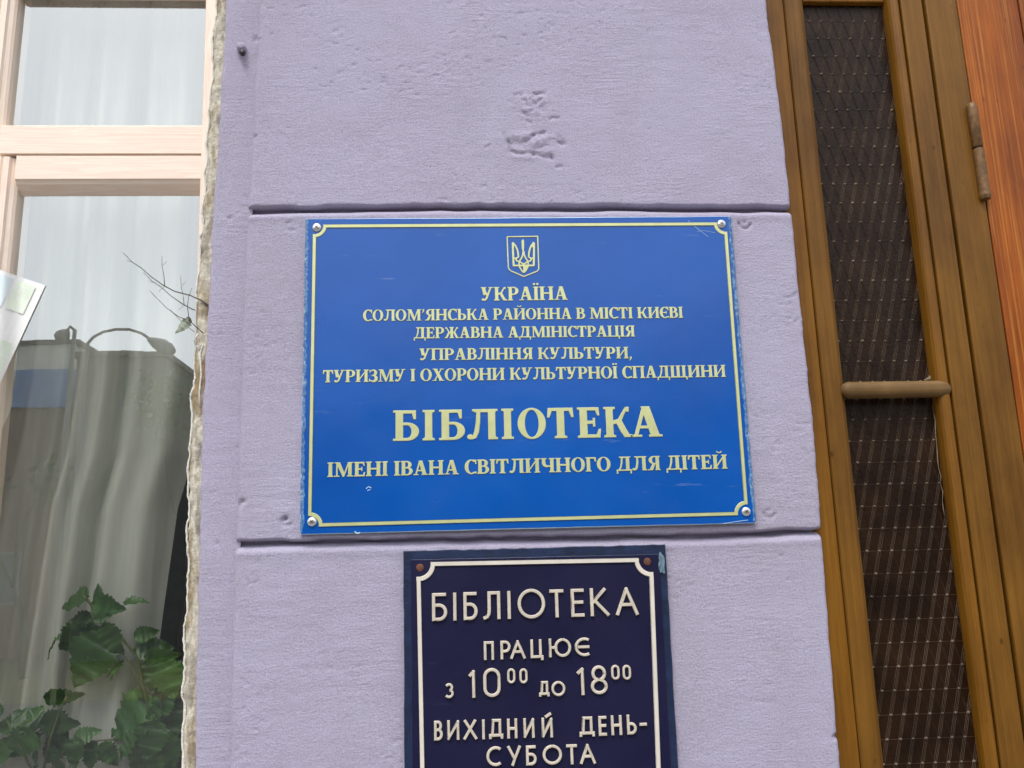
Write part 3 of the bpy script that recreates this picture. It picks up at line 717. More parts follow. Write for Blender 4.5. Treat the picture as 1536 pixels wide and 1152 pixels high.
# rounded glazing bar
cb = P(1346, 582.5, .02); xL, xR = X(1262, .012), X(1429, .012); rb = .0118
pts = []; rr = []
for t in np.linspace(0, 1, 30):
    x_ = xL+(xR-xL)*t; d = min(t, 1-t)*(xR-xL); pts.append((x_, .019, cb.z-.002+.0*t)); rr.append(rb*(.35+.65*min(1, d/.011)**.5))
_m = MB().tube(pts, rr, 24); _m.v = [(x, .019+(y-.019)*.8, z) for x, y, z in _m.v]; _m.build('glazing_bar', M_bar, sid, True)
# putty blob at the bar's right end
q = P(1397, 560, .035); MB().tube([q+Vector((.004, 0, .012)), q+Vector((.002, 0, 0)), q+Vector((-.003, 0, -.008)), q+Vector((-.012, 0, -.0105))], [.001, .003, .0035, .0012], 7).build('putty', simple('old_putty', (.22, .16, .10), .8), sid, True)
mb = MB(); rp = [P(1403+.02*k*0+(y_-640)*.107, y_, .034) for k, y_ in enumerate(range(606, 780, 12))]
mb.tube([p_+Vector((random.uniform(-.002, .001), 0, 0)) for p_ in rp], [max(.0002, .0016*random.random()-.0005) for _ in rp], 5); mb.build('putty', bpy.data.materials['old_putty'], sid, True)
YG = .036
gx0, gx1 = xf(1258), xf(1410)
zmid = cb.z-.002
def patterned(z0, z1, zoff, name='pane'):
    p_ = MB().box(gx0, gx1, YG, YG+.004, z0, z1).build(name, M_oglass, sid)
    st = MB(); pit, row = .01745, .0303
    nr = int((z1-z0)/row)+2
    vis0 = max(z0, 1.1)
    for j in range(nr):
        z_ = zoff+j*row
        while z_ > z1: z_ -= nr*row
        if not (z0+.003 < z_ < z1-.003): continue
        for i in range(10):
            x_ = gx0+i*pit+(pit/2 if j % 2 else 0)+.004
            if x_ > gx1-.003: continue
            x_ += random.uniform(-.0005, .0005); jz = random.uniform(.75, 1.15)
            n_ = 8; rs = [(.0024*jz, 0), (.0019*jz, -.0012*jz), (.0009*jz, -.0019*jz)]
            vs = [(x_+a*math.cos(6.2832*k/n_), YG+b, z_+a*.85*math.sin(6.2832*k/n_)) for a, b in rs for k in range(n_)]+[(x_, YG-.0021, z_)]
            fs = [(r*n_+k, (r+1)*n_+k, (r+1)*n_+(k+1) % n_, r*n_+(k+1) % n_) for r in range(2) for k in range(n_)]+[(2*n_+k, 3*n_, 2*n_+(k+1) % n_) for k in range(n_)]
            st.add(vs, fs)
    o = st.build('glass_studs', M_ostud, p_, True); tag(o, kind='stuff')
    rb_ = MB(); s_ = (pit/2)/row
    for fam, wdt, offs in ((1, .00042, (-.0021, 0, .0021)), (-1, .00022, (-.0009, .0009))):
        ext = s_*(z1-z0)
        k0, k1 = -int((ext+.05)/pit)-2, int((gx1-gx0+ext+.05)/pit)+2
        for k in range(k0, k1):
            for of in offs:
                # x = xa + fam*s_*(z-zoff)
                xa_ = gx0+.004+k*pit+of+random.uniform(-.0002, .0002)
                # clip to the pane
                zs0, zs1 = z0+.0005, z1-.0005
                zA = zoff+fam*(gx0+.001-xa_)/s_; zC = zoff+fam*(gx1-.001-xa_)/s_
                lo, hi = max(zs0, min(zA, zC)), min(zs1, max(zA, zC))
                if hi-lo < .006: continue
                xa0, xa1 = xa_+fam*s_*(lo-zoff), xa_+fam*s_*(hi-zoff)
                rb_.add([(xa0-wdt, YG, lo), (xa0+wdt, YG, lo), (xa0, YG-.0006, lo), (xa1-wdt, YG, hi), (xa1+wdt, YG, hi), (xa1, YG-.0006, hi)], [(0, 2, 5, 3), (2, 1, 4, 5)])
    z_ = zoff
    for j in range(-60, 60):
        z_ = zoff+j*row
        if z0 < z_ < z1: rb_.add([(gx0, YG, z_-.0002), (gx1, YG, z_-.0002), (gx0, YG-.0003, z_), (gx1, YG-.0003, z_), (gx0, YG, z_+.0002), (gx1, YG, z_+.0002)], [(0, 1, 3, 2), (2, 3, 5, 4)])
    o = rb_.build('glass_ridges', M_orib, p_); tag(o, kind='stuff')
zs_up = P(1330, 542, YG).z; zs_lo = P(1346, 629, YG).z
patterned(zmid+.001, ztr+.02, zs_up, 'pane')
nlo = int((zs_lo-.3)/.0303); patterned(.28, zmid-.001, zs_lo-nlo*.0303, 'pane')
# shadow box behind the glass
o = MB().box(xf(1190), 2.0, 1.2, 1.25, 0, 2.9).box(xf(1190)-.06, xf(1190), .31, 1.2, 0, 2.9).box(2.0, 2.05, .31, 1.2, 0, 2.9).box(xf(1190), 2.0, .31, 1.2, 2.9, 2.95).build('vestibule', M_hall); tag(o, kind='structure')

door = empty('entrance_door', (xf(1520), YS, 0), 'varnished orange plank door with a brown painted hinge', 'door')
xd = [xf(1518.5), xf(1518.5)+.098, xf(1518.5)+.225, xf(1518.5)+.36, xf(1518.5)+.5, xf(1518.5)+.64]
MB().box(xpost+.0002, xd[0]-.0002, YS+.014, .1, ZB, ZT).build('joint', M_crack, door)
for i in range(5):
    MB().box(xd[i]+(.0012 if i else 0), xd[i+1]-.0012, YS-.003, .06, ZB+.02, ZT-.03, .0018).build('plank', M_orange, door)
    if i: MB().box(xd[i]-.0011, xd[i]+.0011, YS+.002, .06, ZB+.02, ZT-.03).build('joint', M_crack, door)
MB().box(xd[5]+.003, dx1-.002, YS-.006, .12, ZB, ZT, .003).build('frame_post', M_brown2, door)
MB().box(xf(1195), dx1-.002, YS-.004, .12, ZT+.001, ZT+.1, .003).build('head_rail', M_brown, door)
MB().box(xf(1195), dx1-.002, -.02, .3, -.002, ZB-.001).build('threshold', M_kerb, door)
ht, hm, hb = P(1460, 153, .008), P(1466.5, 222, .008), P(1477, 299, .008)
hx = (ht.x+hb.x)/2; hy = .0095; r1 = .0075
hg = mesh('hinge', *(lambda m_: (m_.v, m_.f))(MB().tube([(hx, hy, hm.z-.0014), (hx, hy, hm.z-.002), (hx, hy, hb.z+.012), (hx, hy, hb.z+.006), (hx, hy, hb.z+.001)], [r1*.9, r1*1.05, r1*1.05, r1*1.12, r1*.95], 18)), M_hinge, door, False)
MB().tube([(hx-.0006, hy, hm.z+.0014), (hx-.0006, hy, hm.z+.002), (hx-.0006, hy, ht.z-.012), (hx-.0004, hy, ht.z-.005), (hx, hy, ht.z-.001), (hx, hy, ht.z)], [r1*.9, r1, r1, r1*.92, r1*.55, r1*.1], 18).build('knuckle', M_hinge, hg, True)
MB().tube([(hx, hy, hm.z-.0016), (hx, hy, hm.z+.0016)], r1*.72, 12).build('pin', M_pin, hg)
MB().box(hx-.0022, hx+.0022, hy, YS+.02, hb.z+.004, ht.z-.014).build('hinge_leaf', M_hinge, hg)
bpy.context.view_layer.update()

# ------------------------------------------------------------------ lettering: flat outline pieces united by a constrained triangulation
def rect(x0, y0, x1, y1): return ([(x0, y0), (x1, y0), (x1, y1), (x0, y1)], [])
def poly(*p): return (list(p), [])
def arc(cx, cy, rx, ry, a0, a1, n=14):
    return [(cx+rx*math.cos(R_(a0+(a1-a0)*i/n)), cy+ry*math.sin(R_(a0+(a1-a0)*i/n))) for i in range(n+1)]
def stroke(pts, wd, joints=True, out=None):
    """list of shapes for a stroke of width wd (number or per-point list) along pts"""
    res = []; n = len(pts)
    W = wd if hasattr(wd, '__len__') else [wd]*n
    nv = []
    for i in range(n):
        a = Vector(pts[max(i-1, 0)]); b = Vector(pts[min(i+1, n-1)]); p = Vector(pts[i])
        d1 = (p-a).normalized() if i else (b-p).normalized(); d2 = (b-p).normalized() if i < n-1 else d1
        m_ = (d1+d2)
        if m_.length < .3: m_ = d1
        m_.normalize(); nn = Vector((-m_.y, m_.x)); c_ = max(.55, nn.dot(Vector((-d1.y, d1.x)))); nv.append(nn/c_)
    for i in range(n-1):
        a, b = Vector(pts[i]), Vector(pts[i+1]); na, nb = nv[i]*W[i]/2, nv[i+1]*W[i+1]/2
        res.append(([tuple(a+na), tuple(a-na), tuple(b-nb), tuple(b+nb)], []))
    return res
def unite(shapes):
    vs = []; fs = []; role = []
    for k, (o_, hs_) in enumerate(shapes):
        for kind, pl in [('o', o_)]+[('h', h) for h in hs_]:
            A = sum(pl[i][0]*pl[(i+1) % len(pl)][1]-pl[(i+1) % len(pl)][0]*pl[i][1] for i in range(len(pl)))
            if abs(A) < 1e-12: continue
            if A < 0: pl = pl[::-1]
            s = len(vs); vs += [Vector(p) for p in pl]; fs.append(list(range(s, s+len(pl)))); role.append((k, kind))
    V, E_, F, _, _, OF = geometry.delaunay_2d_cdt(vs, [], fs, 0, 1e-5)
    keep = []
    for f, of in zip(F, OF):
        ins = {}
        for q in of: k, kd = role[q]; ins.setdefault(k, set()).add(kd)
        if any('o' in s and 'h' not in s for s in ins.values()): keep.append(tuple(f))
    return V, keep
def letter_mesh(shapes, depth, bev, mat, sx=1, sy=1, name='letter'):
    """outline solid: x right, z up, sticking out towards -y; sizes in metres after sx, sy"""
    V, F = unite(shapes)
    V = [Vector((v.x*sx, v.y*sy)) for v in V]
    cnt = {}
    F2 = []
    for f in F:
        A = (V[f[1]]-V[f[0]]).cross(V[f[2]]-V[f[0]])
        f = f if A > 0 else f[::-1]; F2.append(f)
        for i in range(3): cnt[(f[i], f[(i+1) % 3])] = 1
    bnd = [e_ for e_ in cnt if (e_[1], e_[0]) not in cnt]
    N = {}
    for a, b in bnd:
        d = V[b]-V[a]
        if d.length < 1e-9: continue
        d.normalize(); nn = Vector((d.y, -d.x))
        for q in (a, b): N[q] = N.get(q, Vector((0, 0)))+nn
    used = sorted({i for f in F2 for i in f}); bs = sorted({i for e_ in bnd for i in e_})
    verts = []; top = {}; mid = {}; base = {}
    for i in used:
        p = V[i]
        if i in N and N[i].length > 1e-6: p = p-N[i].normalized()*bev
        top[i] = len(verts); verts.append((p.x, -depth, p.y))
    for i in bs: mid[i] = len(verts); verts.append((V[i].x, -depth+bev, V[i].y))
    for i in bs: base[i] = len(verts); verts.append((V[i].x, .0004, V[i].y))
    faces = [(top[f[0]], top[f[1]], top[f[2]]) for f in F2]
    for a, b in bnd:
        faces.append((mid[a], mid[b], top[b], top[a])); faces.append((base[a], base[b], mid[b], mid[a]))
    me = bpy.data.meshes.new(name); me.from_pydata(verts, [], faces); me.materials.append(mat); return me

S, T_, SH, SO = .20, .095, .075, .065
def serif_(x, y, l=SO, r=SO, wd=S):
    y0, y1 = (0, SH) if y == 0 else (1-SH, 1)
    k = .05*(1 if y == 0 else -1); yi = y1 if y == 0 else y0
    return [rect(x-l, y0, x+wd+r, y1), poly((x-l*.3, yi), (x+wd+r*.3, yi), (x+wd, yi+k), (x, yi+k))]
def stm(x, l=SO, r=SO, wd=S): return [rect(x, 0, x+wd, 1)]+serif_(x, 0, l, r, wd)+serif_(x, 1, l, r, wd)
def bowl(x0, x1, y0, y1, t=T_, s=S):
    xm = x0+(x1-x0)*.45; cy = (y0+y1)/2; ry = (y1-y0)/2
    return [([(x0, y0)]+arc(xm, cy, x1-xm, ry, -90, 90)+[(x0, y1)], [[(x0, y0+t)]+arc(xm, cy, max(.02, x1-xm-s), ry-t, -90, 90)+[(x0, y1-t)]])]
def oval(cx, rx, s=S, t=T_*.75):
    return [(arc(cx, .5, rx, .515, 0, 360, 32)[:-1], [arc(cx, .5, rx-s, .515-t, 0, 360, 32)[:-1]])]
def cee(x0, x1, flip=False):
    rx = (x1-x0)*.56; cx = x0+rx; o_ = arc(cx, .5, rx, .515, 52, 308, 26); i_ = arc(cx+.01, .5, rx-S, .42, 308, 52, 26)
    sh = [(o_+i_, [])]
    tx = cx+rx*math.cos(R_(52)); sh += [poly((tx-.03, .985), (tx-.01, .69), (tx+.065, .69), (tx+.065, .985)), poly((tx-.10, .80), (tx+.02, .90), (tx+.02, 1), (tx-.12, 1.0))]
    sh += [poly((tx-.03, .02), (tx+.075, .05), (tx+.075, .17), (tx-.05, .17))]
    if flip: sh = [([(x0+x1-a, b) for a, b in o], [[(x0+x1-a, b) for a, b in h] for h in hs_]) for o, hs_ in sh]
    return sh
def diag(x0, y0, x1, y1, wd): return [poly((x0-wd/2, y0), (x0+wd/2, y0), (x1+wd/2, y1), (x1-wd/2, y1))]
def G(ch):
    if ch == 'І': return stm(SO), SO*2+S
    if ch == 'Ї': w_ = S+2*SO; c_ = w_/2; return stm(SO)+[rect(c_-.165, 1.12, c_-.03, 1.26), rect(c_+.03, 1.12, c_+.165, 1.26)], w_
    if ch in 'НИЙПЦ':
        w_ = .86 if ch != 'Ц' else .90; x2 = .86-SO-S; sh = stm(SO)+stm(x2)
        if ch == 'Н': sh += [rect(SO+S-.01, .45, x2+.01, .45+T_+.02)]
        if ch == 'П': sh += [rect(SO, .89, x2+S, 1)]
        if ch == 'Ц': sh += [rect(SO, 0, .86+.02, .10), poly((.86-.09, .10), (.90, .10), (.90, -.20), (.83, -.20))]
        if ch in 'ИЙ': sh += [poly((SO+S-.02, .12), (SO+S-.02, .28), (x2+.02, .88), (x2+.02, .72))]
        if ch == 'Й': sh += [(arc(.43, 1.25, .17, .15, 180, 360, 12)+arc(.43, 1.25, .085, .07, 360, 180, 12), [])]
        return sh, w_
    if ch in 'БВЬРЯ':
        x0 = SO; sh = stm(x0, r=0)
        if ch == 'Б': sh = [rect(x0, 0, x0+S, 1), rect(0, 0, x0+S, SH), rect(0, 1-SH, x0+S, 1), rect(x0, .89, .60, 1), poly((.60, 1), (.60, .70), (.535, .70), (.49, .90))]+bowl(x0+.05, .68, 0, .60); w_ = .68
        if ch == 'В': sh += bowl(x0+.05, .62, .48, 1)+bowl(x0+.05, .68, 0, .58); w_ = .68
        if ch == 'Ь': sh += bowl(x0+.05, .66, 0, .59); w_ = .66
        if ch == 'Р': sh += bowl(x0+.05, .66, .40, 1)+serif_(x0, 0); w_ = .66
        if ch == 'Я':
            sh = bowl(x0+.05, .66, .42, 1)+stm(x0)[:1]+serif_(x0, 0, .06, .03)+serif_(x0, 1, .06, 0)
            sh += [poly((x0+S+.02, .46), (x0+S+.19, .46), (.66, 0), (.44, 0)), rect(.44, 0, .74, SH)]
            sh = [([(.74-a, b) for a, b in o], [[(.74-a, b) for a, b in h] for h in hs_]) for o, hs_ in sh]; w_ = .74
        return sh, w_
    if ch == 'Е': x0 = SO; return stm(x0, r=0)+[rect(x0, 0, .60, .11), rect(x0, .89, .58, 1), rect(x0, .45, .46, .56), poly((.60, 0), (.625, .29), (.56, .29), (.50, .10)), poly((.58, 1), (.595, .72), (.535, .72), (.48, .9)), rect(.41, .36, .475, .65)], .63
    if ch == 'Г': x0 = SO; return stm(x0)+[rect(x0, .89, .60, 1), poly((.60, 1), (.61, .68), (.545, .68), (.48, .9))], .61
    if ch == 'О': return oval(.39, .39), .78
    if ch == 'С': return cee(0, .66), .66
    if ch == 'Є': return cee(0, .66)+[rect(.15, .45, .50, .55), rect(.45, .37, .51, .63)], .66
    if ch == 'З':
        sh = stroke([(.10, .88)]+arc(.27, .735, .18, .215, 110, -80, 14), [.09, .10]+[.10+.10*math.sin(math.pi*i/14) for i in range(15)])
        sh += stroke(arc(.27, .275, .21, .235, 85, -120, 16)+[(.06, .11)], [.10+.11*math.sin(math.pi*i/16) for i in range(17)]+[.10])
        sh += [rect(.02, .75, .09, .97), rect(.0, .03, .075, .25), rect(.17, .46, .32, .555)]; return sh, .58
    if ch == 'Т': c_ = .35; return [rect(c_-S/2, 0, c_+S/2, 1)]+serif_(c_-S/2, 0)+[rect(.02, .89, .68, 1), poly((.02, 1), (0, .68), (.065, .68), (.13, .9)), poly((.68, 1), (.70, .68), (.635, .68), (.57, .9))], .70
    if ch == 'А': return diag(.13, 0, .37, 1, .10)+diag(.63, 0, .395, 1, .225)+[rect(.20, .27, .58, .37), rect(.0, 0, .29, SH), rect(.46, 0, .80, SH), poly((.32, .9), (.45, .9), (.48, 1), (.33, 1))], .80
    if ch == 'У': return diag(.26, .40, .15, 1, .22)+[poly((.17, .50), (.34, .36), (.40, .40), (.27, .62))]+stroke([(.60, 1), (.42, .45), (.33, .17), (.25, .07), (.13, .03)], [.10, .12, .13, .12, .10])+[poly((.18, .55), (.37, .30), (.42, .42), (.30, .70)), rect(0, 1-SH, .33, 1), rect(.46, 1-SH, .74, 1), arc(.12, .09, .085, .085, 0, 360, 14)[:-1] and (arc(.12, .09, .085, .085, 0, 360, 14)[:-1], [])], .74
    if ch == 'Х': return diag(.62, 0, .19, 1, .235)+diag(.14, 0, .62, 1, .10)+[rect(0, 0, .29, SH), rect(.45, 0, .80, SH), rect(.02, 1-SH, .35, 1), rect(.50, 1-SH, .77, 1)], .80
    if ch == 'К':
        return stm(SO)+[poly((SO+S-.02, .42), (SO+S-.02, .55), (.40, .60), (.50, .80), (.60, .98), (.66, 1.0), (.72, .99), (.70, .82), (.62, .84), (.56, .70), (.50, .54), (.42, .46)), poly((.33, .50), (.50, .56), (.62, .26), (.70, .10), (.78, .09), (.78, 0), (.56, 0), (.46, .18))], .78
    if ch == 'Ж':
        c_ = .52; sh = [rect(c_-S/2, 0, c_+S/2, 1)]+serif_(c_-S/2, 0)+serif_(c_-S/2, 1)
        r = [poly((c_+S/2-.02, .44), (c_+S/2-.02, .55), (.70, .60), (.80, .82), (.88, .98), (.97, 1), (1.0, .84), (.91, .84), (.84, .68), (.78, .53), (.72, .46)), poly((.63, .50), (.78, .56), (.90, .26), (.96, .10), (1.04, .09), (1.04, 0), (.84, 0), (.76, .18))]
        l = [([(1.04-a, b) for a, b in o], []) for o, _ in r]; return sh+r+l, 1.04
    if ch == 'Л': x2 = .84-SO-S; return stm(x2, l=0)+[rect(.20, .89, x2+.1, 1), rect(.14, 1-SH, .3, 1)]+stroke([(.315, .95), (.30, .55), (.26, .25), (.20, .10), (.10, .05)], [.11, .12, .13, .13, .11])+[(arc(.085, .095, .085, .085, 0, 360, 14)[:-1], [])], .84
    if ch == 'Д': x2 = .60; return [rect(x2-.06, 0, x2-.06+S, 1), rect(.20, .89, x2+.1, 1), rect(.16, 1-SH, .3, 1), rect(x2, 1-SH, x2+.22, 1)]+stroke([(.32, .95), (.30, .55), (.24, .25), (.15, .06)], [.11, .11, .10, .10])+[rect(.0, 0, .86, .10), poly((0, .1), (.075, .1), (.09, -.2), (0, -.2)), poly((.86, .1), (.785, .1), (.77, -.2), (.86, -.2))], .86
    if ch == 'М': return [rect(.115, 0, .205, 1), rect(.78, 0, .78+S, 1), poly((.10, 1), (.33, 1), (.58, .25), (.48, .0)), poly((.48, 0), (.57, 0), (.86, 1), (.76, .98)), rect(.0, 0, .31, SH), rect(.72, 0, 1.06, SH), rect(.02, 1-SH, .3, 1), rect(.75, 1-SH, 1.06, 1)], 1.06
    if ch == 'Ч': x2 = .80-SO-S; return stm(x2)+[rect(.0, 1-SH, .35, 1)]+stroke([(.175, .97), (.175, .64), (.22, .50), (.33, .43), (.60, .45)], [S, S, .19, .13, .11]), .80
    if ch == 'Щ':
        sh = stm(SO)+stm(.46)+stm(.855)+[rect(SO, 0, 1.17, .10), poly((1.06, .1), (1.19, .1), (1.19, -.2), (1.12, -.2))]; return sh, 1.19
    if ch == ',': return [poly((.04, .15), (.19, .17), (.16, -.04), (.03, -.2), (0, -.16), (.07, -.02))], .22
    if ch == '’': return [poly((.05, 1), (.19, 1.02), (.16, .80), (.04, .66), (.0, .69), (.07, .82))], .20
    return [], .28
SERIF = {}
def sglyph(ch):
    if ch not in SERIF: SERIF[ch] = G(ch)
    return SERIF[ch]

# ------------------------------------------------------------------ blue name plaque
YB = -.0070
bl = [P(450, 802, YB), P(1134, 784.5, YB), P(1096, 324.3, YB), P(459, 328, YB)]
plaque = empty('name_plaque', ((bl[0]+bl[1])/2), 'large glossy blue sign with gold serif lettering and border', 'sign')
def board(name, c, y0, y1, matf, mats_, parent, ragged=(0, 0), b=.0008, n=40):
    """quad board with slightly uneven edges; material 0 front, 1 cut edge"""
    ring = []
    for i in range(4):
        a, d = c[i], c[(i+1) % 4]; am = ragged[0] if i % 2 == 0 else ragged[1]
        nrm = Vector((d.z-a.z, 0, -(d.x-a.x))).normalized()
        for k in range(n):
            t = k/n; p = a.lerp(d, t)
            if k: p = p+nrm*am*random.uniform(-1, 1)
            ring.append(p)
    cen = sum(ring, Vector())/len(ring); N_ = len(ring)
    vs = []; 
    for y, s in ((y1, 0), (y0+b, 0), (y0, b)):
        for p in ring:
            d = (cen-p); d.y = 0; q = p+d.normalized()*s*1.3; vs.append((q.x, y, q.z))
    fs = [(k*N_+i, k*N_+(i+1) % N_, (k+1)*N_+(i+1) % N_, (k+1)*N_+i) for k in range(2) for i in range(N_)]
    ids = [1]*(2*N_)
    vs.append((cen.x, y0, cen.z)); fs += [(2*N_+i, 2*N_+(i+1) % N_, 3*N_) for i in range(N_)]; ids += [0]*N_
    return mesh(name, vs, fs, None, parent, False, mats=[matf, mats_], midx=ids)
board('board', bl, YB, -.0022, M_blue, M_edge, plaque, (.0002, .0005))
# scuffed light edges left and right
def edge_strip(pa_, pb_, wpx, name, seed, y):
    rnd = random.Random(seed); n = 90; vs = []; fs = []
    for i in range(n+1):
        t = i/n; px, py = pa_[0]+(pb_[0]-pa_[0])*t, pa_[1]+(pb_[1]-pa_[1])*t
        o0 = rnd.uniform(-.7, .5); w0 = wpx*rnd.uniform(.55, 1.15)
        s_ = 1 if wpx > 0 else -1
        vs += [P(px+o0*s_, py, y+.001), P(px+s_*1.0, py, y-.0004), P(px+w0, py, y-.0003), P(px+w0+s_*.6, py, y+.0003)]
    for i in range(n):
        for k in range(3): a = i*4+k; fs.append((a, a+1, a+5, a+4))
    return mesh(name, vs, fs, M_worn, plaque, True)
edge_strip((458.6, 330), (450, 800), 5.5, 'scuffed_edge', 1, YB); edge_strip((1096.4, 326), (1134, 782), -5, 'scuffed_edge', 2, YB)
def border_path(c, r):
    """c: corner points TL,TR,BR,BL of the line rectangle (x,z); notched corners of radius r; closed path"""
    pts = []
    for i in range(4):
        p = Vector(c[i]); a = (Vector(c[i-1])-p).normalized(); b = (Vector(c[(i+1) % 4])-p).normalized()
        ps = p+a*r; pts.append(tuple(ps))
        for k in range(1, 12):
            t = k/12*math.pi/2; pts.append(tuple(p+a*r*math.cos(t)+b*r*math.sin(t)))
        pts.append(tuple(p+b*r))
    pts.append(pts[0]); return pts
def border(name, corners_px, rpx, wm, y, depth, bev, mat, parent, org):
    c = []
    for a, b in corners_px: q = P(a, b, y); c.append((q.x-org.x, q.z-org.z))
    pts = border_path(c, rpx); sh = stroke(pts, wm)
    # square ends at the notches
    for i in range(4):
        for k in (0, 12):
            p = Vector(pts[i*13+k]); h = wm/2*.98
            sh.append(rect(p.x-h, p.y-h, p.x+h, p.y+h))
    me = letter_mesh(sh, depth, bev, mat, name=name); o = bpy.data.objects.new(name, me); link(o, parent); o.location = Vector((org.x, y, org.z))-Vector(parent['_w']); return o
org = P(790, 560, YB)
pxm = .0009
border('border', [(472, 339.5), (1087.5, 336), (1120, 770), (464.5, 787.8)], 15.5*pxm, 5.4*pxm, YB, .0009, .0005, M_gold, plaque, org)
def text_line(txt, l, r, topl, y, parent, track=.035):
    """serif line from baseline pixel l to baseline pixel r; topl: pixel of the cap top above l"""
    A, B, C_ = P(*l, y), P(*r, y), P(*topl, y)
    cap = (C_-A).length; d = B-A; ang = math.atan2(d.z, d.x); Wd = d.length
    adv = []; x_ = 0
    for i, ch in enumerate(txt):
        if ch == ' ': x_ += .30; adv.append(None); continue
        g_, w_ = sglyph(ch); adv.append((ch, x_)); x_ += w_+track
    tot = x_-track; sx = Wd/tot
    cache = {}
    for a in adv:
        if a is None: continue
        ch, xo = a
        if ch not in cache: cache[ch] = letter_mesh(sglyph(ch)[0], .0009, min(.0005, cap*.018), M_gold, sx, cap)
        o = bpy.data.objects.new('letter', cache[ch]); link(o, parent)
        p = A+d.normalized()*xo*sx; o.location = Vector((p.x, y, p.z))-Vector(parent['_w']); o.rotation_euler = (0, -ang, 0)
text_line('УКРАЇНА', (721.5, 451.5), (851.8, 450), (721.8, 431), YB, plaque)
text_line('СОЛОМ’ЯНСЬКА РАЙОННА В МІСТІ КИЄВІ', (544.5, 482), (1024.7, 477), (544.5, 465), YB, plaque)
text_line('ДЕРЖАВНА АДМІНІСТРАЦІЯ', (620.8, 508), (952.5, 505), (620.8, 491.2), YB, plaque)
text_line('УПРАВЛІННЯ КУЛЬТУРИ,', (629.3, 540.6), (948.5, 537.8), (629.3, 523), YB, plaque)
text_line('ТУРИЗМУ І ОХОРОНИ КУЛЬТУРНОЇ СПАДЩИНИ', (484, 574), (1089, 565.5), (484, 555.5), YB, plaque)
text_line('ІМЕНІ ІВАНА СВІТЛИЧНОГО ДЛЯ ДІТЕЙ', (491, 715.8), (1091.5, 703.2), (491, 694), YB, plaque)
for ch, a, b in zip('БІБЛІОТЕКА', (589.5, 634, 658.7, 700.8, 752.9, 777, 821.6, 867, 906.5, 946), (628.8, 652.2, 697.9, 747.2, 771, 819.6, 861.7, 902.6, 949, 994)):
    bl_ = lambda x_: 661.8+(655-661.8)*(x_-589)/(994-589)
    text_line(ch, (a, bl_(a)), (b, bl_(b)), (a-.3, bl_(a)-45.8), YB, plaque)
# emblem
def ep(l): 
    r = []
    for a, b in l:
        q = P(740+a/12.8, 340+b/12.8, YB); r.append((q.x-eo.x, q.z-eo.z))
    return r
eo = P(785, 384, YB); EW = pxm/12.8
sh = stroke(ep([(265,197),(560,193),(850,190),(862,500),(872,790),(868,825),(840,858),(710,912),(585,960),(460,905),(340,855),(305,825),(288,780),(276,500),(265,197)]), 24*EW)
mi = lambda l: [(1158-a+(b-500)*.03, b) for a, b in l]
L1 = [(372,318),(378,500),(390,752)]; L2 = [(366,305),(425,368),(458,440),(476,515),(482,590)]; L3 = [(486,588),(446,602),(436,635),(456,664),(510,676),(560,712),(582,735)]
L4 = [(385,608),(440,614)]; L5 = [(573,470),(566,545),(545,600),(510,652),(494,705),(505,780),(540,840),(583,885)]
for l, w_ in ((L1, 40), (L2, 34), (L3, 30), (L4, 30), (L5, 30)):
    sh += stroke(ep(l), w_*EW); sh += stroke(ep(mi(l)), w_*EW)
sh += stroke(ep([(374,750),(785,748)]), 36*EW)+stroke(ep([(583,700),(583,880)]), 22*EW)
sh += [(ep([(565,246),(585,262),(592,285),(590,420),(583,500),(577,560),(566,500),(545,420),(540,285),(546,262)]), []), (ep([(583,745),(662,745),(650,800),(620,850),(583,890)]), []), (ep([(366,298),(392,320),(400,400),(362,400)]), []), (ep([(770,292),(745,315),(745,400),(776,400)]), [])]
me = letter_mesh(sh, .0009, .00025, M_gold, name='emblem'); o = bpy.data.objects.new('emblem', me); link(o, plaque); o.location = eo-Vector(plaque['_w'])
def screw(px, py, y, r, parent, mat, h=.0022, sunk=False):
    c = P(px, py, y); n = 20; mb_ = MB(); rs = [(1.0, 0), (.98, .35), (.85, .7), (.6, .92), (.3, 1.0)]
    vs = [(c.x+r*a*math.cos(6.2832*k/n), y-h*b, c.z+r*a*math.sin(6.2832*k/n)) for a, b in rs for k in range(n)]+[(c.x, y-h, c.z)]
    fs = [(q*n+k, q*n+(k+1) % n, (q+1)*n+(k+1) % n, (q+1)*n+k) for q in range(4) for k in range(n)]+[(4*n+k, 4*n+(k+1) % n, 5*n) for k in range(n)]
    s_ = mb_.add(vs, fs).build('screw', mat, parent, True)
    t = random.uniform(0, 1.5); cr_ = MB()
    for a in (t, t+math.pi/2):
        u = Vector((math.cos(a), 0, math.sin(a))); v = Vector((-math.sin(a), 0, math.cos(a))); L, w_ = r*.42, r*.11; yy_ = y-h*1.02
        q = [c+u*L+v*w_, c-u*L+v*w_, c-u*L-v*w_, c+u*L-v*w_]
        dy = .00004 if a != t else 0
        cr_.add([(p.x, yy_-.00005-dy, p.z) for p in q]+[(p.x, yy_+.0006, p.z) for p in q], [(0,1,2,3),(0,4,5,1),(1,5,6,2),(2,6,7,3),(3,7,4,0)])
    cr_.build('cross_slot', M_slot, s_)
for a, b in ((475.3, 341.3), (1082, 336), (1119, 767.5), (468, 782.8)): screw(a, b, YB, .0062, plaque, M_screw, .0034)
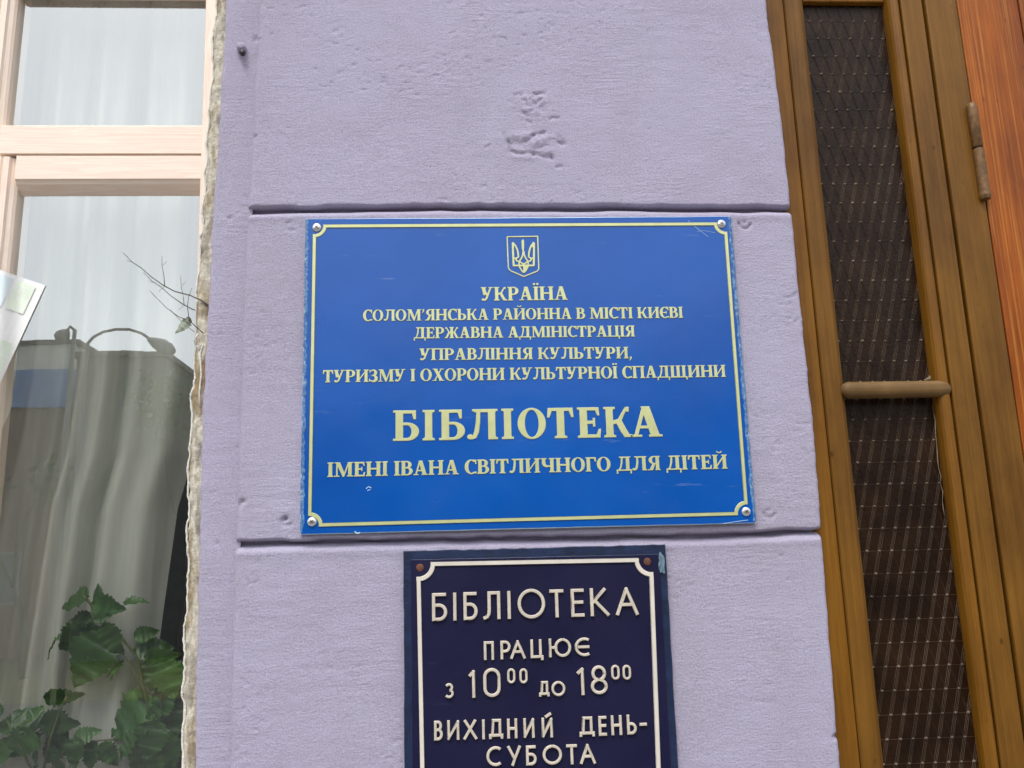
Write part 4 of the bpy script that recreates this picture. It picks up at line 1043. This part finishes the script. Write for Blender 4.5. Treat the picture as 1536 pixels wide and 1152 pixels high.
# small chip and scratches on the blue face
def scratch(pts, wd, y, parent, name='scratch', mat=None):
    c = P(*pts[0], y); sh = stroke([(P(a, b, y).x-c.x, P(a, b, y).z-c.z) for a, b in pts], wd)
    me_ = letter_mesh(sh, .0003, .00005, mat or M_edge, name=name); o = bpy.data.objects.new(name, me_); link(o, parent); o.location = c-Vector(parent['_w'])
scratch([(1032, 331), (1045, 342), (1062, 355)], .0004, YB, plaque); scratch([(1046, 347), (1056, 346), (1072, 349)], .0003, YB, plaque)
scratch([(549, 733), (553, 730), (557, 732)], .0009, YB, plaque, 'chip'); scratch([(551, 736), (556, 734)], .0006, YB, plaque, 'chip')
scratch([(1084, 785.5), (1110, 781.5), (1122, 780)], .0006, YB, plaque); scratch([(532, 797), (535, 800), (540, 799)], .0016, YB, plaque, 'chip')

# ------------------------------------------------------------------ dark hours plaque with raised letters
YD = -.0065
dl = [P(640, 1500, YD), P(1040, 1495, YD), P(998, 816.5, YD), P(605, 826.5, YD)]
dl[0].x = P(613.5, 1152, YD).x-.004; dl[1].x = P(1014, 1152, YD).x+.002
hours = empty('hours_plaque', (dl[0]+dl[1])/2, 'dark navy opening hours sign with cream raised letters', 'sign')
board('backing_board', dl, YD, -.0022, M_navyrim, M_navyrim, hours, (.0006, .0004))
YI = YD-.0016
il = [dl[0]+Vector((.008, 0, .008)), dl[1]+Vector((-.008, 0, .008)), P(989, 831, YI), P(616, 839.5, YI)]
for v in il: v.y = YI
board('face_board', il, YI, YD+.0004, M_navy, M_navyrim, hours, (.0002, .0002), .0006)
org = P(800, 1000, YI)
zbot = dl[0].z+.02
cl = [(627.5, 846.5), (976, 839.8)]
q1 = P(976, 839.8, YI); q0 = P(627.5, 846.5, YI)
bo = []
xbr = P(987.5, 1151, YI).x; xbl = P(633.5, 1151, YI).x
def border_w(name, c3, r, wm, y, depth, bev, mat, parent, org):
    c = [(v.x-org.x, v.z-org.z) for v in c3]; pts = border_path(c, r); sh = stroke(pts, wm)
    for i in range(4):
        for k in (0, 12):
            p = Vector(pts[i*13+k]); h = wm/2*.98; sh.append(rect(p.x-h, p.y-h, p.x+h, p.y+h))
    me = letter_mesh(sh, depth, bev, mat, name=name); o = bpy.data.objects.new(name, me); link(o, parent); o.location = Vector((org.x, y, org.z))-Vector(parent['_w']); return o
# straight sides extended down to the unseen bottom
tl = (xbl-q0.x)/(P(633.5, 1151, YI).z-q0.z); tr_ = (xbr-q1.x)/(P(987.5, 1151, YI).z-q1.z)
border_w('border', [q0, q1, Vector((q1.x+tr_*(zbot-q1.z), YI, zbot)), Vector((q0.x+tl*(zbot-q0.z), YI, zbot))], 20.5*pxm, 6.4*pxm, YI, .0018, .0006, M_cream2, hours, org)
for a, b in ((630, 851.5), (971, 842.5)): screw(a, b, YI, .0050, hours, M_rust, .0012)
for a in (650, 975): screw(a, 1480, YI, .0050, hours, M_rust, .0012)
# pale smear of filler at the top right corner
c_ = P(993, 845, YI); n = 18
MB().add([(c_.x+(.0047+.0008*math.sin(k*2.1))*math.cos(6.2832*k/n)*(1 if math.cos(6.2832*k/n) < 0 else .75), YD-.0019-.0002*math.sin(k), c_.z+(.014+.003*math.sin(k*1.3))*math.sin(6.2832*k/n)) for k in range(n)]+[(c_.x, YD-.0026, c_.z)], [(k, (k+1) % n, n) for k in range(n)]).build('filler_smear', M_patch, hours, True)
ST_ = 4.6*pxm; ST2 = 3.7*pxm
def sans(ch):
    """centre-line strokes in a unit box (x,y 0..1)"""
    bw = lambda x0, y0, y1, xr=1.0, xm=.45: [(x0, y0), (xm, y0)]+arc(xm, (y0+y1)/2, xr-xm, (y1-y0)/2, -90, 90, 14)[1:]+[(x0, y1)]
    d = {
    'Б': [[(.92, 1), (0, 1), (0, 0)], bw(0, 0, .57)], 'І': [[(.5, 0), (.5, 1)]], 'Л': [[(1, 0), (1, 1), (.32, 1), (.32, .32), (.28, .14), (.18, .04), (0, .0)]],
    'О': [arc(.5, .5, .5, .5, 90, 450, 32)], '0': [arc(.5, .72, .5, .28, 0, 180, 14)+arc(.5, .28, .5, .28, 180, 360, 14)+[(1, .72)]],
    'Т': [[(0, 1), (1, 1)], [(.5, 1), (.5, 0)]], 'Е': [[(1, 1), (0, 1), (0, 0), (1, 0)], [(0, .52), (.92, .52)]], 'К': [[(0, 0), (0, 1)], [(.82, 1), (.02, .46)], [(.18, .57), (1, 0)]],
    'А': [[(0, 0), (.5, 1), (1, 0)], [(.2, .36), (.8, .36)]], 'П': [[(0, 0), (0, 1), (1, 1), (1, 0)]], 'Р': [[(0, 0), (0, 1)], bw(0, .42, 1)],
    'Ц': [[(0, 1), (0, 0), (1, 0), (1, -.14)], [(.84, 1), (.84, 0)]], 'Ю': [[(0, 0), (0, 1)], [(0, .52), (.3, .52)], arc(.64, .5, .36, .5, 90, 450, 28)],
    'Є': [arc(.6, .5, .6, .5, 58, 302, 22), [(.03, .5), (.86, .5)]], 'З': [[(.05, .88)]+arc(.46, .75, .42, .25, 120, -80, 14), arc(.46, .27, .5, .27, 80, -130, 14)+[(.03, .12)]],
    '1': [[(0, .86), (1, 1), (1, 0)]], 'Д': [[(0, -.14), (0, 0), (1, 0), (1, -.14)], [(.18, 0), (.26, 1), (.84, 1), (.84, 0)]],
    '8': [arc(.5, .75, .42, .25, 0, 360, 24), arc(.5, .25, .5, .25, 0, 360, 24)], 'В': [[(0, 0), (0, 1)], bw(0, 0, .54, 1), bw(0, .54, 1, .88)],
    'И': [[(0, 1), (0, 0), (1, 1), (1, 0)]], 'Й': [[(0, 1), (0, 0), (1, 1), (1, 0)], [(.42, 1.16), (.86, 1.30)]], 'Х': [[(0, 0), (.92, 1)], [(.05, 1), (1, 0)]],
    'Н': [[(0, 0), (0, 1)], [(1, 0), (1, 1)], [(0, .5), (1, .5)]], 'Ь': [[(0, 1), (0, 0)], bw(0, 0, .55)], '-': [[(0, .5), (1, .5)]], 'С': [arc(.58, .5, .58, .5, 52, 308, 24)], 'У': [[(0, 1), (.52, .34)], [(1, 1), (.36, 0)]],
    }
    return d[ch]
def raised(ch, x0, x1, ytop, ybase, st=None):
    """crop pixels -> photo pixels -> raised letter"""
    f = 1/3.272; l, r, t, b = 590+x0*f, 590+x1*f, 800+ytop*f, 800+ybase*f
    A = P(l, b, YI-.003); w_ = P(r, b, YI-.003).x-A.x; h_ = P(l, t, YI-.003).z-A.z; s_ = st or ST2
    iw, ih = max(1e-5, w_-s_), h_-s_
    if ch == 'І': iw = 0
    sh = []
    for path in sans(ch):
        pts = [(s_/2+x_*iw, s_/2+y_*ih) for x_, y_ in path]
        if ch == 'І': pts = [(w_/2, s_*0+p[1]-(s_/2 if k == 0 else -s_/2)) for k, p in enumerate(pts)]
        closed = (abs(pts[0][0]-pts[-1][0])+abs(pts[0][1]-pts[-1][1]) < 1e-6)
        smooth_ = len(pts) > 8
        # square the free ends
        if not closed and ch not in 'І':
            def ext(a, b):
                v = Vector(a)-Vector(b); v.normalize(); return tuple(Vector(a)+v*s_/2)
            if len(pts) == 2 or not smooth_:
                pts = [ext(pts[0], pts[1])]+pts[1:-1]+[ext(pts[-1], pts[-2])]
        # split at sharp corners so that miters stay clean
        seg = [pts[0]]
        for i in range(1, len(pts)-1):
            seg.append(pts[i]); d1 = (Vector(pts[i])-Vector(pts[i-1])).normalized(); d2 = (Vector(pts[i+1])-Vector(pts[i])).normalized()
            if d1.dot(d2) < .8:
                sh += stroke(seg, s_); c = pts[i]
                if abs(d1.dot(d2)) < .2: sh.append(rect(c[0]-s_/2, c[1]-s_/2, c[0]+s_/2, c[1]+s_/2))
                else: sh.append((arc(c[0], c[1], s_/2, s_/2, 0, 360, 12)[:-1], []))
                seg = [pts[i]]
        seg.append(pts[-1]); sh += stroke(seg, s_)
    me = letter_mesh(sh, .0034, .0008, M_cream); o = bpy.data.objects.new('letter', me); link(o, hours)
    o.location = Vector((A.x, YI, A.z))-Vector(hours['_w'])
for ch, a, b in zip('БІБЛІОТЕКА', (190, 293, 345, 442, 560, 612, 770, 875, 970, 1095), (265, 312, 415, 527, 580, 748, 840, 940, 1062, 1205)):
    m_ = (a+b)/2; base = 433-(m_-190)*31/1015; raised(ch, a, b, base-138-(6 if ch == 'О' else 0), base+(3 if ch == 'О' else 0), ST_)
for ch, a, b in zip('ПРАЦЮЄ', (445, 527, 575, 675, 765, 893), (495, 577, 650, 738, 875, 975)):
    m_ = (a+b)/2; base = 624-(m_-445)*20/520; raised(ch, a, b, base-92, base)
raised('З', 252, 298, 737, 811, 3.3*pxm); raised('1', 372, 403, 672, 809, 4.3*pxm); raised('0', 443, 528, 663, 806, 4.3*pxm)
for a in (560, 620): raised('0', a, a+40, 664, 738, 3.1*pxm)
raised('Д', 716, 768, 727, 795, 3.3*pxm); raised('О', 778, 846, 727, 801, 3.3*pxm); raised('1', 906, 940, 660, 796, 4.3*pxm); raised('8', 972, 1055, 650, 792, 4.2*pxm)
for a in (1072, 1128): raised('0', a, a+41, 647, 720, 3.1*pxm)
for ch, a, b in zip('ВИХІДНИЙ', (200, 265, 345, 435, 470, 560, 640, 730), (243, 325, 412, 452, 540, 610, 695, 785)):
    m_ = (a+b)/2; base = 1019-(m_-200)*16/585; base -= 10*(ch == 'Д'); raised(ch, a, b, base-97+10*(ch == 'Д'), base)
for ch, a, b in zip('ДЕНЬ', (915, 1010, 1072, 1150), (990, 1050, 1125, 1197)):
    m_ = (a+b)/2; base = 999-(m_-950)*10/220; base -= 9*(ch == 'Д'); raised(ch, a, b, base-97+9*(ch == 'Д'), base)
raised('-', 1210, 1246, 930, 948)
for ch, a, b in zip('СУБОТА', (458, 562, 653, 735, 852, 918), (538, 628, 705, 830, 905, 995)):
    m_ = (a+b)/2; base = 1147-(m_-458)*14/537; raised(ch, a, b, base-98, base)
for o in list(bpy.data.objects):
    if '_w' in o: del o['_w']
